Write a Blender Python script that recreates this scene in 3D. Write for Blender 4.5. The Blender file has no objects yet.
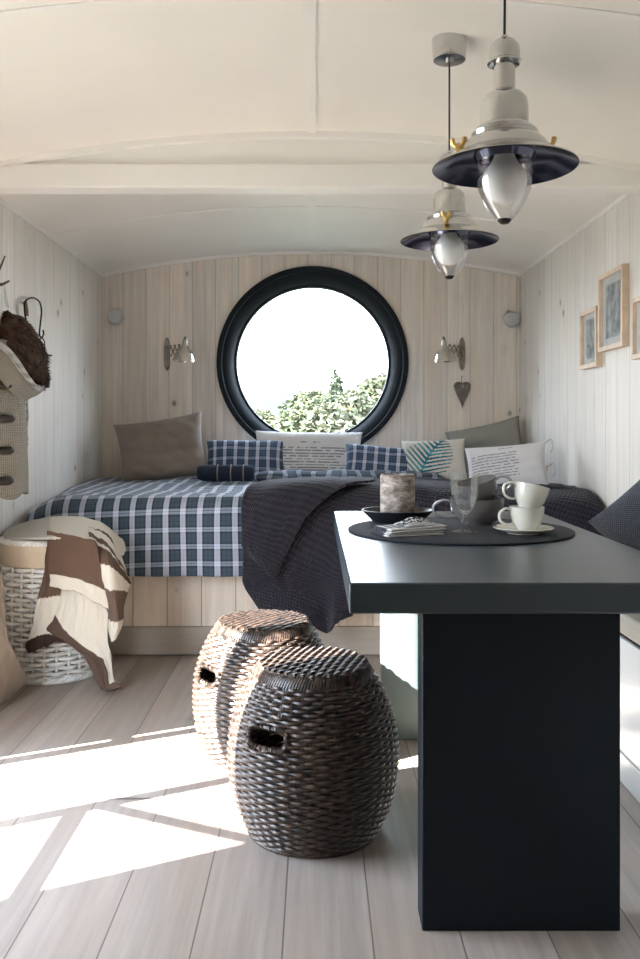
import bpy, math, random
from mathutils import Vector, Matrix, Euler, noise
random.seed(7)
R = math.radians
PI = math.pi
sc = bpy.context.scene
col = sc.collection
CAMZ = 1.05
F = 860.0
XL, XR, YB = -1.353, 1.297, 5.46
YF = -1.9

def P(px, py, d):
    """world point seen at a picture position at distance d"""
    return Vector(((px - 316) / F * d, d, CAMZ - (py - 427) / F * d))

# ------------------------------------------------------------------ materials
class NT:
    def __init__(s, m):
        s.nt = m.node_tree
        s.n = s.nt.nodes
        s.l = s.nt.links
        s.b = s.n['Principled BSDF']
    def new(s, t, **k):
        x = s.n.new(t)
        for a, v in k.items():
            setattr(x, a, v)
        return x
    def set(s, sock, v):
        if hasattr(v, 'is_output') or isinstance(v, bpy.types.NodeSocket):
            s.l.new(v, sock)
        else:
            sock.default_value = v
    def m(s, op, a, b=None, c=None, clamp=False):
        x = s.n.new('ShaderNodeMath'); x.operation = op; x.use_clamp = clamp
        s.set(x.inputs[0], a)
        if b is not None: s.set(x.inputs[1], b)
        if c is not None: s.set(x.inputs[2], c)
        return x.outputs[0]
    def mix(s, f, a, b, bt='MIX'):
        x = s.n.new('ShaderNodeMix'); x.data_type = 'RGBA'; x.blend_type = bt
        s.set(x.inputs[0], f); s.set(x.inputs[6], a); s.set(x.inputs[7], b)
        return x.outputs[2]
    def xyz(s, v):
        x = s.n.new('ShaderNodeSeparateXYZ'); s.l.new(v, x.inputs[0])
        return x.outputs[0], x.outputs[1], x.outputs[2]
    def comb(s, a, b, c):
        x = s.n.new('ShaderNodeCombineXYZ')
        s.set(x.inputs[0], a); s.set(x.inputs[1], b); s.set(x.inputs[2], c)
        return x.outputs[0]
    def pos(s):
        return s.n.new('ShaderNodeNewGeometry').outputs['Position']
    def obj(s):
        return s.n.new('ShaderNodeTexCoord').outputs['Object']
    def uv(s):
        return s.n.new('ShaderNodeTexCoord').outputs['UV']
    def noise(s, v, scale, detail=3, rough=.5):
        x = s.n.new('ShaderNodeTexNoise')
        s.l.new(v, x.inputs['Vector']); x.inputs['Scale'].default_value = scale
        x.inputs['Detail'].default_value = detail; x.inputs['Roughness'].default_value = rough
        return x.outputs[0]
    def white(s, w):
        x = s.n.new('ShaderNodeTexWhiteNoise'); x.noise_dimensions = '1D'
        s.set(x.inputs['W'], w)
        return x.outputs[0]
    def rng(s, v, a, b, c=0., d=1.):
        x = s.n.new('ShaderNodeMapRange'); x.clamp = True
        s.set(x.inputs[0], v)
        for i, q in enumerate((a, b, c, d)): x.inputs[i + 1].default_value = q
        return x.outputs[0]
    def bump(s, h, strength=.3, dist=.01):
        x = s.n.new('ShaderNodeBump')
        x.inputs['Strength'].default_value = strength
        x.inputs['Distance'].default_value = dist
        s.l.new(h, x.inputs['Height'])
        s.l.new(x.outputs[0], s.b.inputs['Normal'])

def rgb(c):
    return (c[0], c[1], c[2], 1)

def mat(name, c, rough=.5, metal=0., spec=None, sheen=0., var=0., vscale=8., bump=0., bscale=60., bdist=.003, coat=0.):
    m = bpy.data.materials.new(name); m.use_nodes = True
    t = NT(m); b = t.b
    b.inputs['Base Color'].default_value = rgb(c)
    b.inputs['Roughness'].default_value = rough
    b.inputs['Metallic'].default_value = metal
    if spec is not None: b.inputs['Specular IOR Level'].default_value = spec
    if sheen: b.inputs['Sheen Weight'].default_value = sheen
    if coat: b.inputs['Coat Weight'].default_value = coat
    if var:
        n = t.noise(t.obj(), vscale, 4)
        f = t.rng(n, .3, .7)
        a = tuple(x * (1 - var) for x in c); d = tuple(min(1, x * (1 + var)) for x in c)
        t.l.new(t.mix(f, rgb(a), rgb(d)), b.inputs['Base Color'])
    if bump:
        t.bump(t.noise(t.obj(), bscale, 4), bump, bdist)
    return m

def planks(name, across, along, width, off, base, tone=.12, groove=.03, gdark=.35, knots=True, rough=.6,
           ends=0., knotcol=(.22, .13, .08), grain=.2, warm=None, spec=.3, bumpk=.4):
    """boards: across/along are axis numbers of world position"""
    m = bpy.data.materials.new(name); m.use_nodes = True
    t = NT(m)
    ax = t.xyz(t.pos())
    a, l = ax[across], ax[along]
    u = t.m('DIVIDE', t.m('SUBTRACT', a, off), width)
    i = t.m('FLOOR', u); fr = t.m('FRACT', u)
    r1 = t.white(i); r2 = t.white(t.m('ADD', i, 37.7))
    edge = t.m('MINIMUM', fr, t.m('SUBTRACT', 1., fr))
    gm = t.m('SUBTRACT', 1., t.rng(edge, groove * .4, groove))
    tone_id = r1
    if ends:
        v = t.m('ADD', t.m('DIVIDE', l, ends), t.m('MULTIPLY', r2, 3.3))
        fv = t.m('FRACT', v)
        e2 = t.m('MINIMUM', fv, t.m('SUBTRACT', 1., fv))
        gm = t.m('MAXIMUM', gm, t.m('SUBTRACT', 1., t.rng(e2, .0008, .0016)))
        tone_id = t.white(t.m('ADD', t.m('MULTIPLY', i, 3.17), t.m('FLOOR', v)))
    # grain, stretched along the board and shifted from board to board
    vec = t.comb(t.m('MULTIPLY', a, 38.), t.m('ADD', t.m('MULTIPLY', l, 1.6), t.m('MULTIPLY', tone_id, 40.)), t.m('MULTIPLY', i, 3.1))
    g = t.noise(vec, 1., 6, .65)
    vec2 = t.comb(t.m('MULTIPLY', a, 7.), t.m('ADD', t.m('MULTIPLY', l, .9), t.m('MULTIPLY', tone_id, 19.)), t.m('MULTIPLY', i, 5.1))
    g2 = t.noise(vec2, 1., 3, .5)
    c = t.mix(t.rng(g, .3, .7), rgb([x * (1 - grain) for x in base]), rgb([min(1, x * (1 + grain * .5)) for x in base]))
    if warm:
        c = t.mix(t.rng(g2, .42, .68, 0, .55), c, rgb(warm))
    sh = t.m('ADD', 1. - tone, t.m('MULTIPLY', tone_id, 2 * tone))
    c = t.mix(1., c, t.comb(sh, sh, sh), 'MULTIPLY')
    if knots:
        kv = t.comb(t.m('MULTIPLY', a, 1. / width * .9), t.m('MULTIPLY', t.m('ADD', l, t.m('MULTIPLY', r1, 9.)), 4.5), t.m('MULTIPLY', i, 7.3))
        vo = t.new('ShaderNodeTexVoronoi'); vo.inputs['Scale'].default_value = 1.
        t.l.new(kv, vo.inputs['Vector'])
        cr = t.xyz(vo.outputs['Color'])
        on = t.m('GREATER_THAN', cr[0], .35)
        k = t.m('MULTIPLY', t.m('SUBTRACT', 1., t.rng(vo.outputs['Distance'], .05, .11)), on)
        ring = t.m('MULTIPLY', t.m('SUBTRACT', 1., t.rng(vo.outputs['Distance'], .08, .28)), on)
        c = t.mix(t.m('MULTIPLY', ring, .22), c, rgb([x * .62 for x in base]))
        c = t.mix(t.m('MULTIPLY', k, .75), c, rgb(knotcol))
    c = t.mix(t.m('MULTIPLY', gm, 1 - gdark), c, rgb([x * .25 for x in base]))
    t.l.new(c, t.b.inputs['Base Color'])
    t.b.inputs['Roughness'].default_value = rough
    t.b.inputs['Specular IOR Level'].default_value = spec
    h = t.m('SUBTRACT', t.m('MULTIPLY', g, .12), gm)
    t.bump(h, bumpk, .004)
    return m

def plaid(name, per=.078, k=1., blue=0.):
    m = bpy.data.materials.new(name); m.use_nodes = True
    t = NT(m)
    uvx, uvy, _ = t.xyz(t.uv())
    D = (.010, .016, .032 + .02 * blue); G = (.045 * k, .074 * k + .02 * blue, .105 * k + .10 * blue)
    def ramp(x, seq):
        f = t.m('FRACT', t.m('DIVIDE', x, per))
        r_ = t.new('ShaderNodeValToRGB'); r_.color_ramp.interpolation = 'CONSTANT'
        e = r_.color_ramp.elements
        e[0].position = 0; e[0].color = rgb(seq[0][1]); e[1].position = seq[1][0]; e[1].color = rgb(seq[1][1])
        for p, c in seq[2:]:
            q = e.new(p); q.color = rgb(c)
        t.l.new(f, r_.inputs[0])
        return r_.outputs[0]
    W = (.64 * k, .67 * k, .80 * k); L = (.46 * k, .52 * k, .62 * k + .1 * blue); V = (.50 * k, .54 * k, .68 * k)
    a = ramp(uvx, [(0, W), (.13, V), (.16, W), (.32, D), (.43, G), (.64, D), (.665, G), (.90, D)])
    b = ramp(uvy, [(0, L), (.11, G), (.14, L), (.26, D), (.38, G), (.62, D), (.645, G), (.88, D)])
    wv = t.m('FRACT', t.m('MULTIPLY', t.m('ADD', uvx, uvy), 260.))
    f = t.rng(wv, .35, .65)
    c = t.mix(t.m('ADD', t.m('MULTIPLY', f, .24), .31), a, b)
    t.l.new(c, t.b.inputs['Base Color'])
    t.b.inputs['Roughness'].default_value = .85
    t.b.inputs['Sheen Weight'].default_value = .15
    t.bump(t.noise(t.uv(), 25., 4), .3, .01)
    return m

def knit(name, c, c2, sx=140., sy=55., rough=.95, strength=.8, diag=0.):
    m = bpy.data.materials.new(name); m.use_nodes = True
    t = NT(m)
    x, y, _ = t.xyz(t.uv())
    if diag:
        x, y = t.m('ADD', x, t.m('MULTIPLY', y, diag)), t.m('SUBTRACT', y, t.m('MULTIPLY', x, diag))
    a = t.m('SINE', t.m('MULTIPLY', x, sx * 2 * PI))
    b = t.m('SINE', t.m('MULTIPLY', y, sy * 2 * PI))
    h = t.m('ADD', t.m('MULTIPLY', a, .5), t.m('MULTIPLY', b, .5))
    nn = t.noise(t.uv(), 90., 2)
    h = t.m('ADD', h, nn)
    f = t.rng(h, -.6, 1.2)
    t.l.new(t.mix(f, rgb(c), rgb(c2)), t.b.inputs['Base Color'])
    t.b.inputs['Roughness'].default_value = rough
    t.b.inputs['Specular IOR Level'].default_value = .15
    t.b.inputs['Sheen Weight'].default_value = .1
    t.bump(h, strength, .004)
    return m

def vcol(name, rough=.9, bump=.2, bscale=140., spec=.2, metal=0):
    m = bpy.data.materials.new(name); m.use_nodes = True
    t = NT(m)
    a = t.new('ShaderNodeVertexColor'); a.layer_name = 'Col'
    t.l.new(a.outputs[0], t.b.inputs['Base Color'])
    t.b.inputs['Roughness'].default_value = rough
    t.b.inputs['Specular IOR Level'].default_value = spec
    if bump: t.bump(t.noise(t.obj(), bscale, 3), bump, .003)
    return m

def glass(name, tint=(1, 1, 1), gloss=.12, base_t=1.):
    m = bpy.data.materials.new(name); m.use_nodes = True
    t = NT(m); t.n.remove(t.b)
    out = [n for n in t.n if n.type == 'OUTPUT_MATERIAL'][0]
    tr = t.new('ShaderNodeBsdfTransparent'); tr.inputs[0].default_value = rgb(tint)
    gl = t.new('ShaderNodeBsdfGlossy'); gl.inputs['Roughness'].default_value = .03
    lw = t.new('ShaderNodeLayerWeight'); lw.inputs[0].default_value = .35
    f = t.m('ADD', t.m('MULTIPLY', lw.outputs['Fresnel'], .40), gloss, clamp=True)
    mx = t.new('ShaderNodeMixShader')
    t.l.new(f, mx.inputs[0]); t.l.new(tr.outputs[0], mx.inputs[1]); t.l.new(gl.outputs[0], mx.inputs[2])
    t.l.new(mx.outputs[0], out.inputs[0])
    return m

CREAM = (.74, .655, .55)
M = {}
M['pine_back'] = planks('whitewashed_pine_back', 0, 2, .147, -1.353 - .02, (.82, .755, .68), tone=.06, warm=(.80, .66, .54), groove=.018, gdark=.5)
M['pine_side'] = planks('whitewashed_pine_side', 1, 2, .147, .03, (.77, .745, .70), tone=.05, warm=(.73, .67, .58), groove=.018, gdark=.45, grain=.12)
M['pine_base'] = planks('whitewashed_pine_bed', 0, 2, .158, -1.353 + .036, (.76, .66, .56), tone=.06, warm=(.68, .55, .44), groove=.018, gdark=.2)
M['pine_rail'] = planks('whitewashed_pine_rail', 2, 0, .5, -.1, (.76, .66, .56), tone=.02, groove=.0, knots=True)
M['floor'] = planks('greywashed_oak_floor', 0, 1, .183, -.25, (.37, .31, .268), tone=.11, warm=(.315, .24, .19), groove=.012, gdark=.1, knots=True,
                    knotcol=(.24, .19, .16), rough=.42, ends=4.7, grain=.24, spec=.45, bumpk=.25)
M['ceiling'] = mat('cream_ceiling_paint', (.87, .84, .785), .45, var=.03, vscale=2)
M['trim'] = mat('cream_trim_paint', (.87, .85, .815), .4)
M['black'] = mat('black_window_paint', (.008, .012, .015), .6, spec=.2, bump=.1)
M['pane'] = glass('clear_window_pane', gloss=.02)
M['table'] = mat('blue_black_table_paint', (.004, .008, .012), .5, spec=.22, var=.12, vscale=5, bump=.08, bscale=120)
M['tabletop'] = mat('sky_tinted_tabletop_paint', (.021, .036, .048), .32, spec=.65, var=.15, vscale=7, bump=.12, bscale=90, bdist=.001)  # sky reflection on the top partly put into a lighter, bluer base
M['alu'] = mat('brushed_aluminium', (.60, .60, .59), .15, 1., bump=.05, bscale=200)
M['nickel'] = mat('aged_nickel', (.27, .24, .20), .35, 1., var=.2, vscale=30)
M['nickel_br'] = mat('bright_nickel', (.62, .59, .53), .2, 1.)
M['reflector'] = mat('dark_reflector_enamel', (.10, .10, .15), .14, .9)
M['brass'] = mat('brass', (.72, .5, .2), .3, 1.)
M['cord'] = mat('black_cord', (.01, .01, .01), .6)
M['lampglass'] = glass('clear_lamp_glass', gloss=.01)
M['frost'] = mat('frosted_bulb', (.9, .91, .9), .35)
M['puck'] = mat('frosted_grey_puck', (.52, .53, .53), .3)
M['plaid'] = plaid('blue_tartan', .0785)
M['plaid_s'] = plaid('blue_tartan_pillow', .066, 1.05, .5)
M['plaid_d'] = plaid('dark_tartan_cuff', .085, .55)
M['throw'] = knit('dark_knit', (.010, .009, .014), (.036, .033, .045), 60., 28., diag=.35)
M['knit_cushion'] = knit('slate_knit', (.030, .035, .048), (.13, .14, .17), 110., 110., diag=1.)
M['taupe'] = mat('taupe_linen', (.25, .205, .17), .9, var=.06, bump=.4, bscale=14, bdist=.02, sheen=.1)
M['greytaupe'] = mat('grey_taupe_linen', (.25, .24, .21), .9, var=.06, bump=.4, bscale=12, bdist=.02)
M['mattress'] = mat('white_mattress_ticking', (.6, .6, .62), .9)
M['navyroll'] = mat('navy_fleece', (.008, .016, .035), .9, bump=.3)
M['strap'] = mat('tan_strap', (.3, .24, .2), .7)
M['vc'] = vcol('printed_cloth')
M['vc_paper'] = vcol('printed_paper', .7, 0)
M['blanket'] = vcol('woollen_blanket', .95, .5, 220., .1)
M['rattan'] = None
m = bpy.data.materials.new('dark_rattan'); m.use_nodes = True; t = NT(m)
nz = t.noise(t.obj(), 55., 3, .6); n2 = t.noise(t.obj(), 9., 2)
c = t.mix(t.rng(nz, .38, .64), rgb((.014, .010, .009)), rgb((.098, .064, .046)))
c = t.mix(t.rng(n2, .5, .7, 0, .5), c, rgb((.022, .020, .022)))
t.l.new(c, t.b.inputs['Base Color']); t.b.inputs['Roughness'].default_value = .42; t.b.inputs['Specular IOR Level'].default_value = .45
M['rattan'] = m
M['wicker'] = mat('white_painted_wicker', (.82, .81, .78), .5, var=.06, vscale=20)
M['lining'] = mat('cream_linen_lining', (.60, .50, .37), .9, var=.08, vscale=12, bump=.3, bscale=30)
M['beige'] = mat('beige_velvet', (.27, .205, .15), .75, sheen=.5, var=.1, vscale=6)
M['coat'] = knit('oatmeal_knit', (.17, .15, .115), (.39, .355, .285), 95., 130., strength=.8)
M['rib'] = knit('grey_rib_knit', (.22, .21, .19), (.46, .45, .42), 90., 30.)
M['fur'] = mat('brown_fur', (.060, .036, .025), .95, spec=.1, var=.5, vscale=25)
M['toggle'] = mat('dark_brown_leather_toggle', (.02, .012, .009), .5)
M['iron'] = mat('black_iron', (.02, .017, .015), .5, .6)
M['rust'] = mat('rope_wrap', (.22, .13, .06), .9)
M['darkcup'] = mat('dark_blue_tealight_cup', (.012, .018, .035), .3)
M['twig'] = mat('grey_twig', (.13, .10, .075), .8, var=.3, vscale=30)
M['string'] = mat('white_string', (.6, .6, .6), .9)
M['heart'] = mat('weathered_grey_wood', (.17, .145, .125), .8, var=.3, vscale=25, bump=.4)
M['frame'] = mat('pale_raw_oak_frame', (.68, .54, .40), .6, var=.12, vscale=18, bump=.2)
M['white_cer'] = mat('ivory_glazed_ceramic', (.70, .69, .62), .12, coat=.4)
M['grey_cer'] = mat('warm_grey_glazed_ceramic', (.125, .115, .115), .25, coat=.3)
M['grey_cer_l'] = mat('grey_handle_glaze', (.30, .29, .31), .25, coat=.3)
M['mat_felt'] = mat('charcoal_woven_mat', (.016, .018, .024), .9, bump=.8, bscale=160, bdist=.004)
M['dish'] = mat('black_dish', (.010, .012, .015), .45, bump=.2)
m = bpy.data.materials.new('bark_candle'); m.use_nodes = True; t = NT(m)
x, y, z = t.xyz(t.obj())
v = t.comb(t.m('MULTIPLY', x, 30.), t.m('MULTIPLY', y, 30.), t.m('MULTIPLY', z, 90.))
n1 = t.noise(v, 1., 5, .7)
n2 = t.noise(t.obj(), 22., 4, .6)
c = t.mix(t.rng(n1, .38, .62), rgb((.16, .12, .10)), rgb((.50, .45, .41)))
c = t.mix(t.rng(n2, .5, .66, 0, .8), c, rgb((.12, .09, .075)))
t.l.new(c, t.b.inputs['Base Color']); t.b.inputs['Roughness'].default_value = .8
t.bump(n1, .5, .004)
M['candle'] = m
M['wax'] = mat('grey_wax', (.30, .25, .21), .5)
M['sage'] = mat('grey_sage_leg_paint', (.13, .175, .165), .45, var=.08, vscale=5)
M['bench'] = mat('white_gloss_bench_paint', (.76, .77, .76), .22, spec=.6)
M['benchlid'] = mat('greige_bench_seat_pad', (.42, .39, .34), .6)
M['gap'] = mat('dark_gap', (.01, .01, .01), .9)
M['grass'] = mat('meadow', (.035, .04, .025), .9, var=.4, vscale=.3)
M['hill'] = mat('distant_blue_forest', (.0175, .0235, .027), 1., var=.15, vscale=.05)
M['trunk'] = mat('tree_bark', (.12, .09, .06), .9)
def leafmat(nm, c):
    m = mat(nm, c, .9, spec=.05, var=.3, vscale=2.5)
    return m
M['leaf1'] = leafmat('birch_leaves', (.078, .088, .052)); M['leaf2'] = leafmat('spruce_needles', (.056, .068, .044)); M['leaf3'] = leafmat('alder_leaves', (.092, .098, .062))

# ------------------------------------------------------------------ objects
ORG = {}
def tag(o, label=None, cat=None, group=None, kind=None):
    if label: o['label'] = label
    if cat: o['category'] = cat
    if group: o['group'] = group
    if kind: o['kind'] = kind
    return o
def thing(name, label, cat, loc=(0, 0, 0), group=None, rotz=0):
    o = bpy.data.objects.new(name, None); col.objects.link(o)
    o.location = loc; o.rotation_euler = (0, 0, rotz); o.empty_display_size = .05
    return tag(o, label, cat, group)
def dup(root, loc=None, rot=None, label=None):
    def cp(o, par):
        c = o.copy(); col.objects.link(c); c.parent = par
        for ch in [x for x in bpy.data.objects if x.parent == o]:
            cp(ch, c)
        return c
    r = cp(root, None)
    if loc is not None: r.location = loc
    if rot is not None: r.rotation_euler = rot
    if label: r['label'] = label
    return r

class MB:
    def __init__(s):
        s.v = []; s.f = []; s.c = []; s.uv = []
    def add(s, v, f, c=None, uv=None, mtx=None):
        k = len(s.v)
        s.v += [(mtx @ Vector(p)) if mtx else Vector(p) for p in v]
        s.f += [tuple(i + k for i in q) for q in f]
        s.c += c if c else [(1, 1, 1)] * len(v)
        s.uv += uv if uv else [(p[0], p[2]) for p in v]
        return s
    def box(s, x0, x1, y0, y1, z0, z1, mtx=None):
        v = [(x, y, z) for x in (x0, x1) for y in (y0, y1) for z in (z0, z1)]
        f = [(0, 1, 3, 2), (4, 6, 7, 5), (0, 4, 5, 1), (2, 3, 7, 6), (0, 2, 6, 4), (1, 5, 7, 3)]
        return s.add(v, f, mtx=mtx)
    def lathe(s, prof, n=48, mtx=None, closed=False, colf=None):
        v = []; f = []
        m_ = len(prof)
        for r, z in prof:
            for k in range(n):
                a = 2 * PI * k / n
                v.append((r * math.cos(a), r * math.sin(a), z))
        for j in range(m_ - (0 if closed else 1)):
            j2 = (j + 1) % m_
            for k in range(n):
                k2 = (k + 1) % n
                f.append((j * n + k, j * n + k2, j2 * n + k2, j2 * n + k))
        return s.add(v, f, mtx=mtx)
    def tube(s, pts, r, n=8, closed=False, mtx=None, flat=1.):
        pts = [Vector(p) for p in pts]
        N = len(pts); v = []; f = []
        rr = r if isinstance(r, (list, tuple)) else [r] * N
        up = Vector((0, 0, 1))
        prev = None
        for i, p in enumerate(pts):
            if closed: d = pts[(i + 1) % N] - pts[i - 1]
            else: d = pts[min(i + 1, N - 1)] - pts[max(i - 1, 0)]
            if d.length < 1e-9: d = Vector((0, 0, 1))
            d.normalize()
            if prev is None:
                a = d.cross(up)
                if a.length < .1: a = d.cross(Vector((1, 0, 0)))
            else:
                a = prev - d * prev.dot(d)
                if a.length < 1e-6: a = d.cross(up)
            a.normalize(); prev = a
            b = d.cross(a)
            for k in range(n):
                t_ = 2 * PI * k / n
                v.append(p + a * math.cos(t_) * rr[i] + b * math.sin(t_) * rr[i] * flat)
        for i in range(N - (0 if closed else 1)):
            i2 = (i + 1) % N
            for k in range(n):
                k2 = (k + 1) % n
                f.append((i * n + k, i2 * n + k, i2 * n + k2, i * n + k2))
        if not closed:
            f.append(tuple(range(n))); f.append(tuple((N - 1) * n + k for k in reversed(range(n))))
        return s.add(v, f, mtx=mtx)
    def grid(s, fn, nu, nv, closeu=False, colf=None, uvf=None, mtx=None):
        v = []; c = []; uv = []; f = []
        for i in range(nu + (0 if closeu else 1)):
            for j in range(nv + 1):
                a, b = i / nu, j / nv
                v.append(fn(a, b)); uv.append(uvf(a, b) if uvf else (a, b)); c.append(colf(a, b) if colf else (1, 1, 1))
        W = nv + 1
        for i in range(nu):
            i2 = (i + 1) % nu if closeu else i + 1
            for j in range(nv):
                f.append((i * W + j, i2 * W + j, i2 * W + j + 1, i * W + j + 1))
        return s.add(v, f, c, uv, mtx)
    def build(s, name, m, parent=None, smooth=True, origin=None, bevel=0, solid=0, sub=0, angle=40, offset=0):
        o = Vector(origin) if origin is not None else Vector((0, 0, 0))
        me = bpy.data.meshes.new(name)
        me.from_pydata([tuple(p - o) for p in s.v], [], s.f)
        me.update()
        ca = me.color_attributes.new('Col', 'FLOAT_COLOR', 'POINT')
        flat = []
        for q in s.c: flat += [q[0], q[1], q[2], 1]
        ca.data.foreach_set('color', flat)
        ul = me.uv_layers.new(name='UVMap')
        li = [0] * len(me.loops); me.loops.foreach_get('vertex_index', li)
        fl = []
        for i in li: fl += [s.uv[i][0], s.uv[i][1]]
        ul.data.foreach_set('uv', fl)
        if m is not None: me.materials.append(m)
        if smooth:
            me.polygons.foreach_set('use_smooth', [True] * len(me.polygons))
            try: me.set_sharp_from_angle(angle=R(angle))
            except Exception: pass
        ob = bpy.data.objects.new(name, me); col.objects.link(ob)
        if parent is not None:
            ob.parent = parent
        if origin is not None: ob.location = o
        if solid:
            md = ob.modifiers.new('Solidify', 'SOLIDIFY'); md.thickness = solid; md.offset = offset
        if bevel:
            md = ob.modifiers.new('Bevel', 'BEVEL'); md.width = bevel; md.segments = 2; md.limit_method = 'ANGLE'
        if sub:
            md = ob.modifiers.new('Sub', 'SUBSURF'); md.levels = sub; md.render_levels = sub
        return ob

def local(parent):
    """matrix that turns world points into the space of a thing at parent.location"""
    return Matrix.Rotation(-parent.rotation_euler.z, 4, 'Z') @ Matrix.Translation(-Vector(parent.location))

def cr(p0, p1, p2, p3, t_):
    return ((p1 * 2) + (p2 - p0) * t_ + (p0 * 2 - p1 * 5 + p2 * 4 - p3) * t_ ** 2 + (p1 * 3 - p0 - p2 * 3 + p3) * t_ ** 3) * .5
def spline(pts, t_):
    n = len(pts) - 1
    x = min(max(t_, 0), 1) * n
    i = min(int(x), n - 1); f_ = x - i
    return cr(pts[max(i - 1, 0)], pts[i], pts[i + 1], pts[min(i + 2, n)], f_)
def curve(pts, n=40):
    pts = [Vector(p) for p in pts]
    return [spline(pts, i / n) for i in range(n + 1)]
def patch(rows):
    rows = [[Vector(p) for p in r] for r in rows]
    def fn(a, b):
        return spline([spline(r, a) for r in rows], b)
    return fn
def nz3(p, s=1.):
    return noise.noise(Vector(p) * s)

# ------------------------------------------------------------------ the setting
def struct(o):
    o['kind'] = 'structure'; return o
XC = (XL + XR) / 2; HW = (XR - XL) / 2
def vault(x): return 2.165 - .145 * ((x - XC) / HW) ** 2
struct(MB().box(XL - .1, XR + .1, YF - .1, YB + .12, -.08, 0).build('floor', M['floor'], smooth=False))
b = MB()
N = 40; v = []; f = []
for j, y in enumerate((YF - .1, YB + .12)):
    for k in range(N + 1):
        x = XL - .1 + (XR - XL + .2) * k / N
        v += [(x, y, vault(x)), (x, y, vault(x) + .08)]
W = (N + 1) * 2
for k in range(N):
    a = k * 2
    f += [(a, a + 2, a + 2 + W, a + W), (a + 1, a + 1 + W, a + 3 + W, a + 3), (a, a + 1, a + 3, a + 2), (a + W, a + W + 2, a + W + 3, a + W + 1)]
f += [(0, W, W + 1, 1), (2 * N, 2 * N + 1, 2 * N + 1 + W, 2 * N + W)]
b.add(v, f); struct(b.build('ceiling', M['ceiling'], angle=30))
# right wall
struct(MB().box(XR, XR + .1, YF, YB + .12, 0, 2.06).build('wall_right', M['pine_side'], smooth=False))
# left wall with glazed doorway lights (sun comes in here)
b = MB(); T = (XL - .07, XL)
OPZ = 1.70
b.box(*T, 2.56, YB + .12, 0, 2.06)
b.box(*T, YF, 1.52, 0, 2.06)
b.box(*T, 1.52, 2.56, OPZ, 2.06)
struct(b.build('wall_left', M['pine_side'], smooth=False))
b = MB(); T = (XL - .055, XL - .015)
b.box(*T, 2.475, 2.515, 0, OPZ); b.box(*T, 1.977, 2.014, 0, OPZ)
b.box(*T, 1.52, 1.557, 0, OPZ); b.box(*T, 2.55, 2.56, 0, OPZ)
b.box(*T, 1.557, 1.977, .521, .543); b.box(*T, 2.515, 2.55, .521, .543)
b.box(*T, 1.557, 1.977, 0, .04); b.box(*T, 2.014, 2.55, 0, .04)
# diagonal brace from low far corner to high near corner
p0 = Vector((XL - .035, 1.972, .588)); p1 = Vector((XL - .035, 1.53, .923)); d = (p1 - p0)
L = d.length; ang = math.atan2(d.z, d.y)
b.box(-.02, .02, 0, L, -.013, .013, mtx=Matrix.Translation(p0) @ Matrix.Rotation(ang, 4, 'X'))
dr = struct(b.build('door_1', M['trim'], smooth=False))
# back wall with round hole
WC = Vector((-.022, YB, 1.46)); WR = .60
b = MB(); n = 96; v = []; f = []
x0, x1, z0, z1 = XL - .02, XR + .02, 0, 2.24
angs = sorted([2 * PI * k / n for k in range(n)] + [math.atan2(zz - WC.z, xx - WC.x) % (2 * PI) for xx in (x0, x1) for zz in (z0, z1)])
for a in angs:
    c_, s_ = math.cos(a), math.sin(a)
    t1 = ((x1 - WC.x) / c_) if c_ > 1e-9 else ((x0 - WC.x) / c_ if c_ < -1e-9 else 1e9)
    t2 = ((z1 - WC.z) / s_) if s_ > 1e-9 else ((z0 - WC.z) / s_ if s_ < -1e-9 else 1e9)
    q = min(t1, t2)
    for y in (YB, YB + .12):
        v += [(WC.x + WR * c_, y, WC.z + WR * s_), (WC.x + q * c_, y, WC.z + q * s_)]
n = len(angs)
for k in range(n):
    a = 4 * k; c_ = 4 * ((k + 1) % n)
    f += [(a, a + 1, c_ + 1, c_), (a + 2, c_ + 2, c_ + 3, a + 3), (a, c_, c_ + 2, a + 2), (a + 1, a + 3, c_ + 3, c_ + 1)]
b.add(v, f); struct(b.build('wall_back', M['pine_back'], smooth=False))
# wall behind the camera
struct(MB().box(XL, XR, YF - .1, YF, 0, 2.2).build('wall_front', M['pine_back'], smooth=False))
# round window frame
Mw = Matrix.Translation(WC) @ Matrix.Rotation(-PI / 2, 4, 'X')     # local z -> +y... frame axis along the room
Mw = Matrix.Translation(WC) @ Matrix(((1, 0, 0, 0), (0, 0, 1, 0), (0, -1, 0, 0), (0, 0, 0, 1)))
b = MB()
b.lathe([(.600, .11), (.607, .0), (.607, -.028), (.603, -.033), (.578, -.033), (.573, -.028), (.571, -.016), (.560, -.014), (.535, .0), (.507, .035), (.502, .05), (.487, .055), (.487, .115), (.60, .115)], 128, Mw, closed=True)
w1 = struct(b.build('window_1', M['black'], angle=35))
g = MB().lathe([(.001, .085), (.49, .085), (.49, .091), (.001, .091)], 96, Mw, closed=True).build('window_pane', M['pane'], w1)
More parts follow.
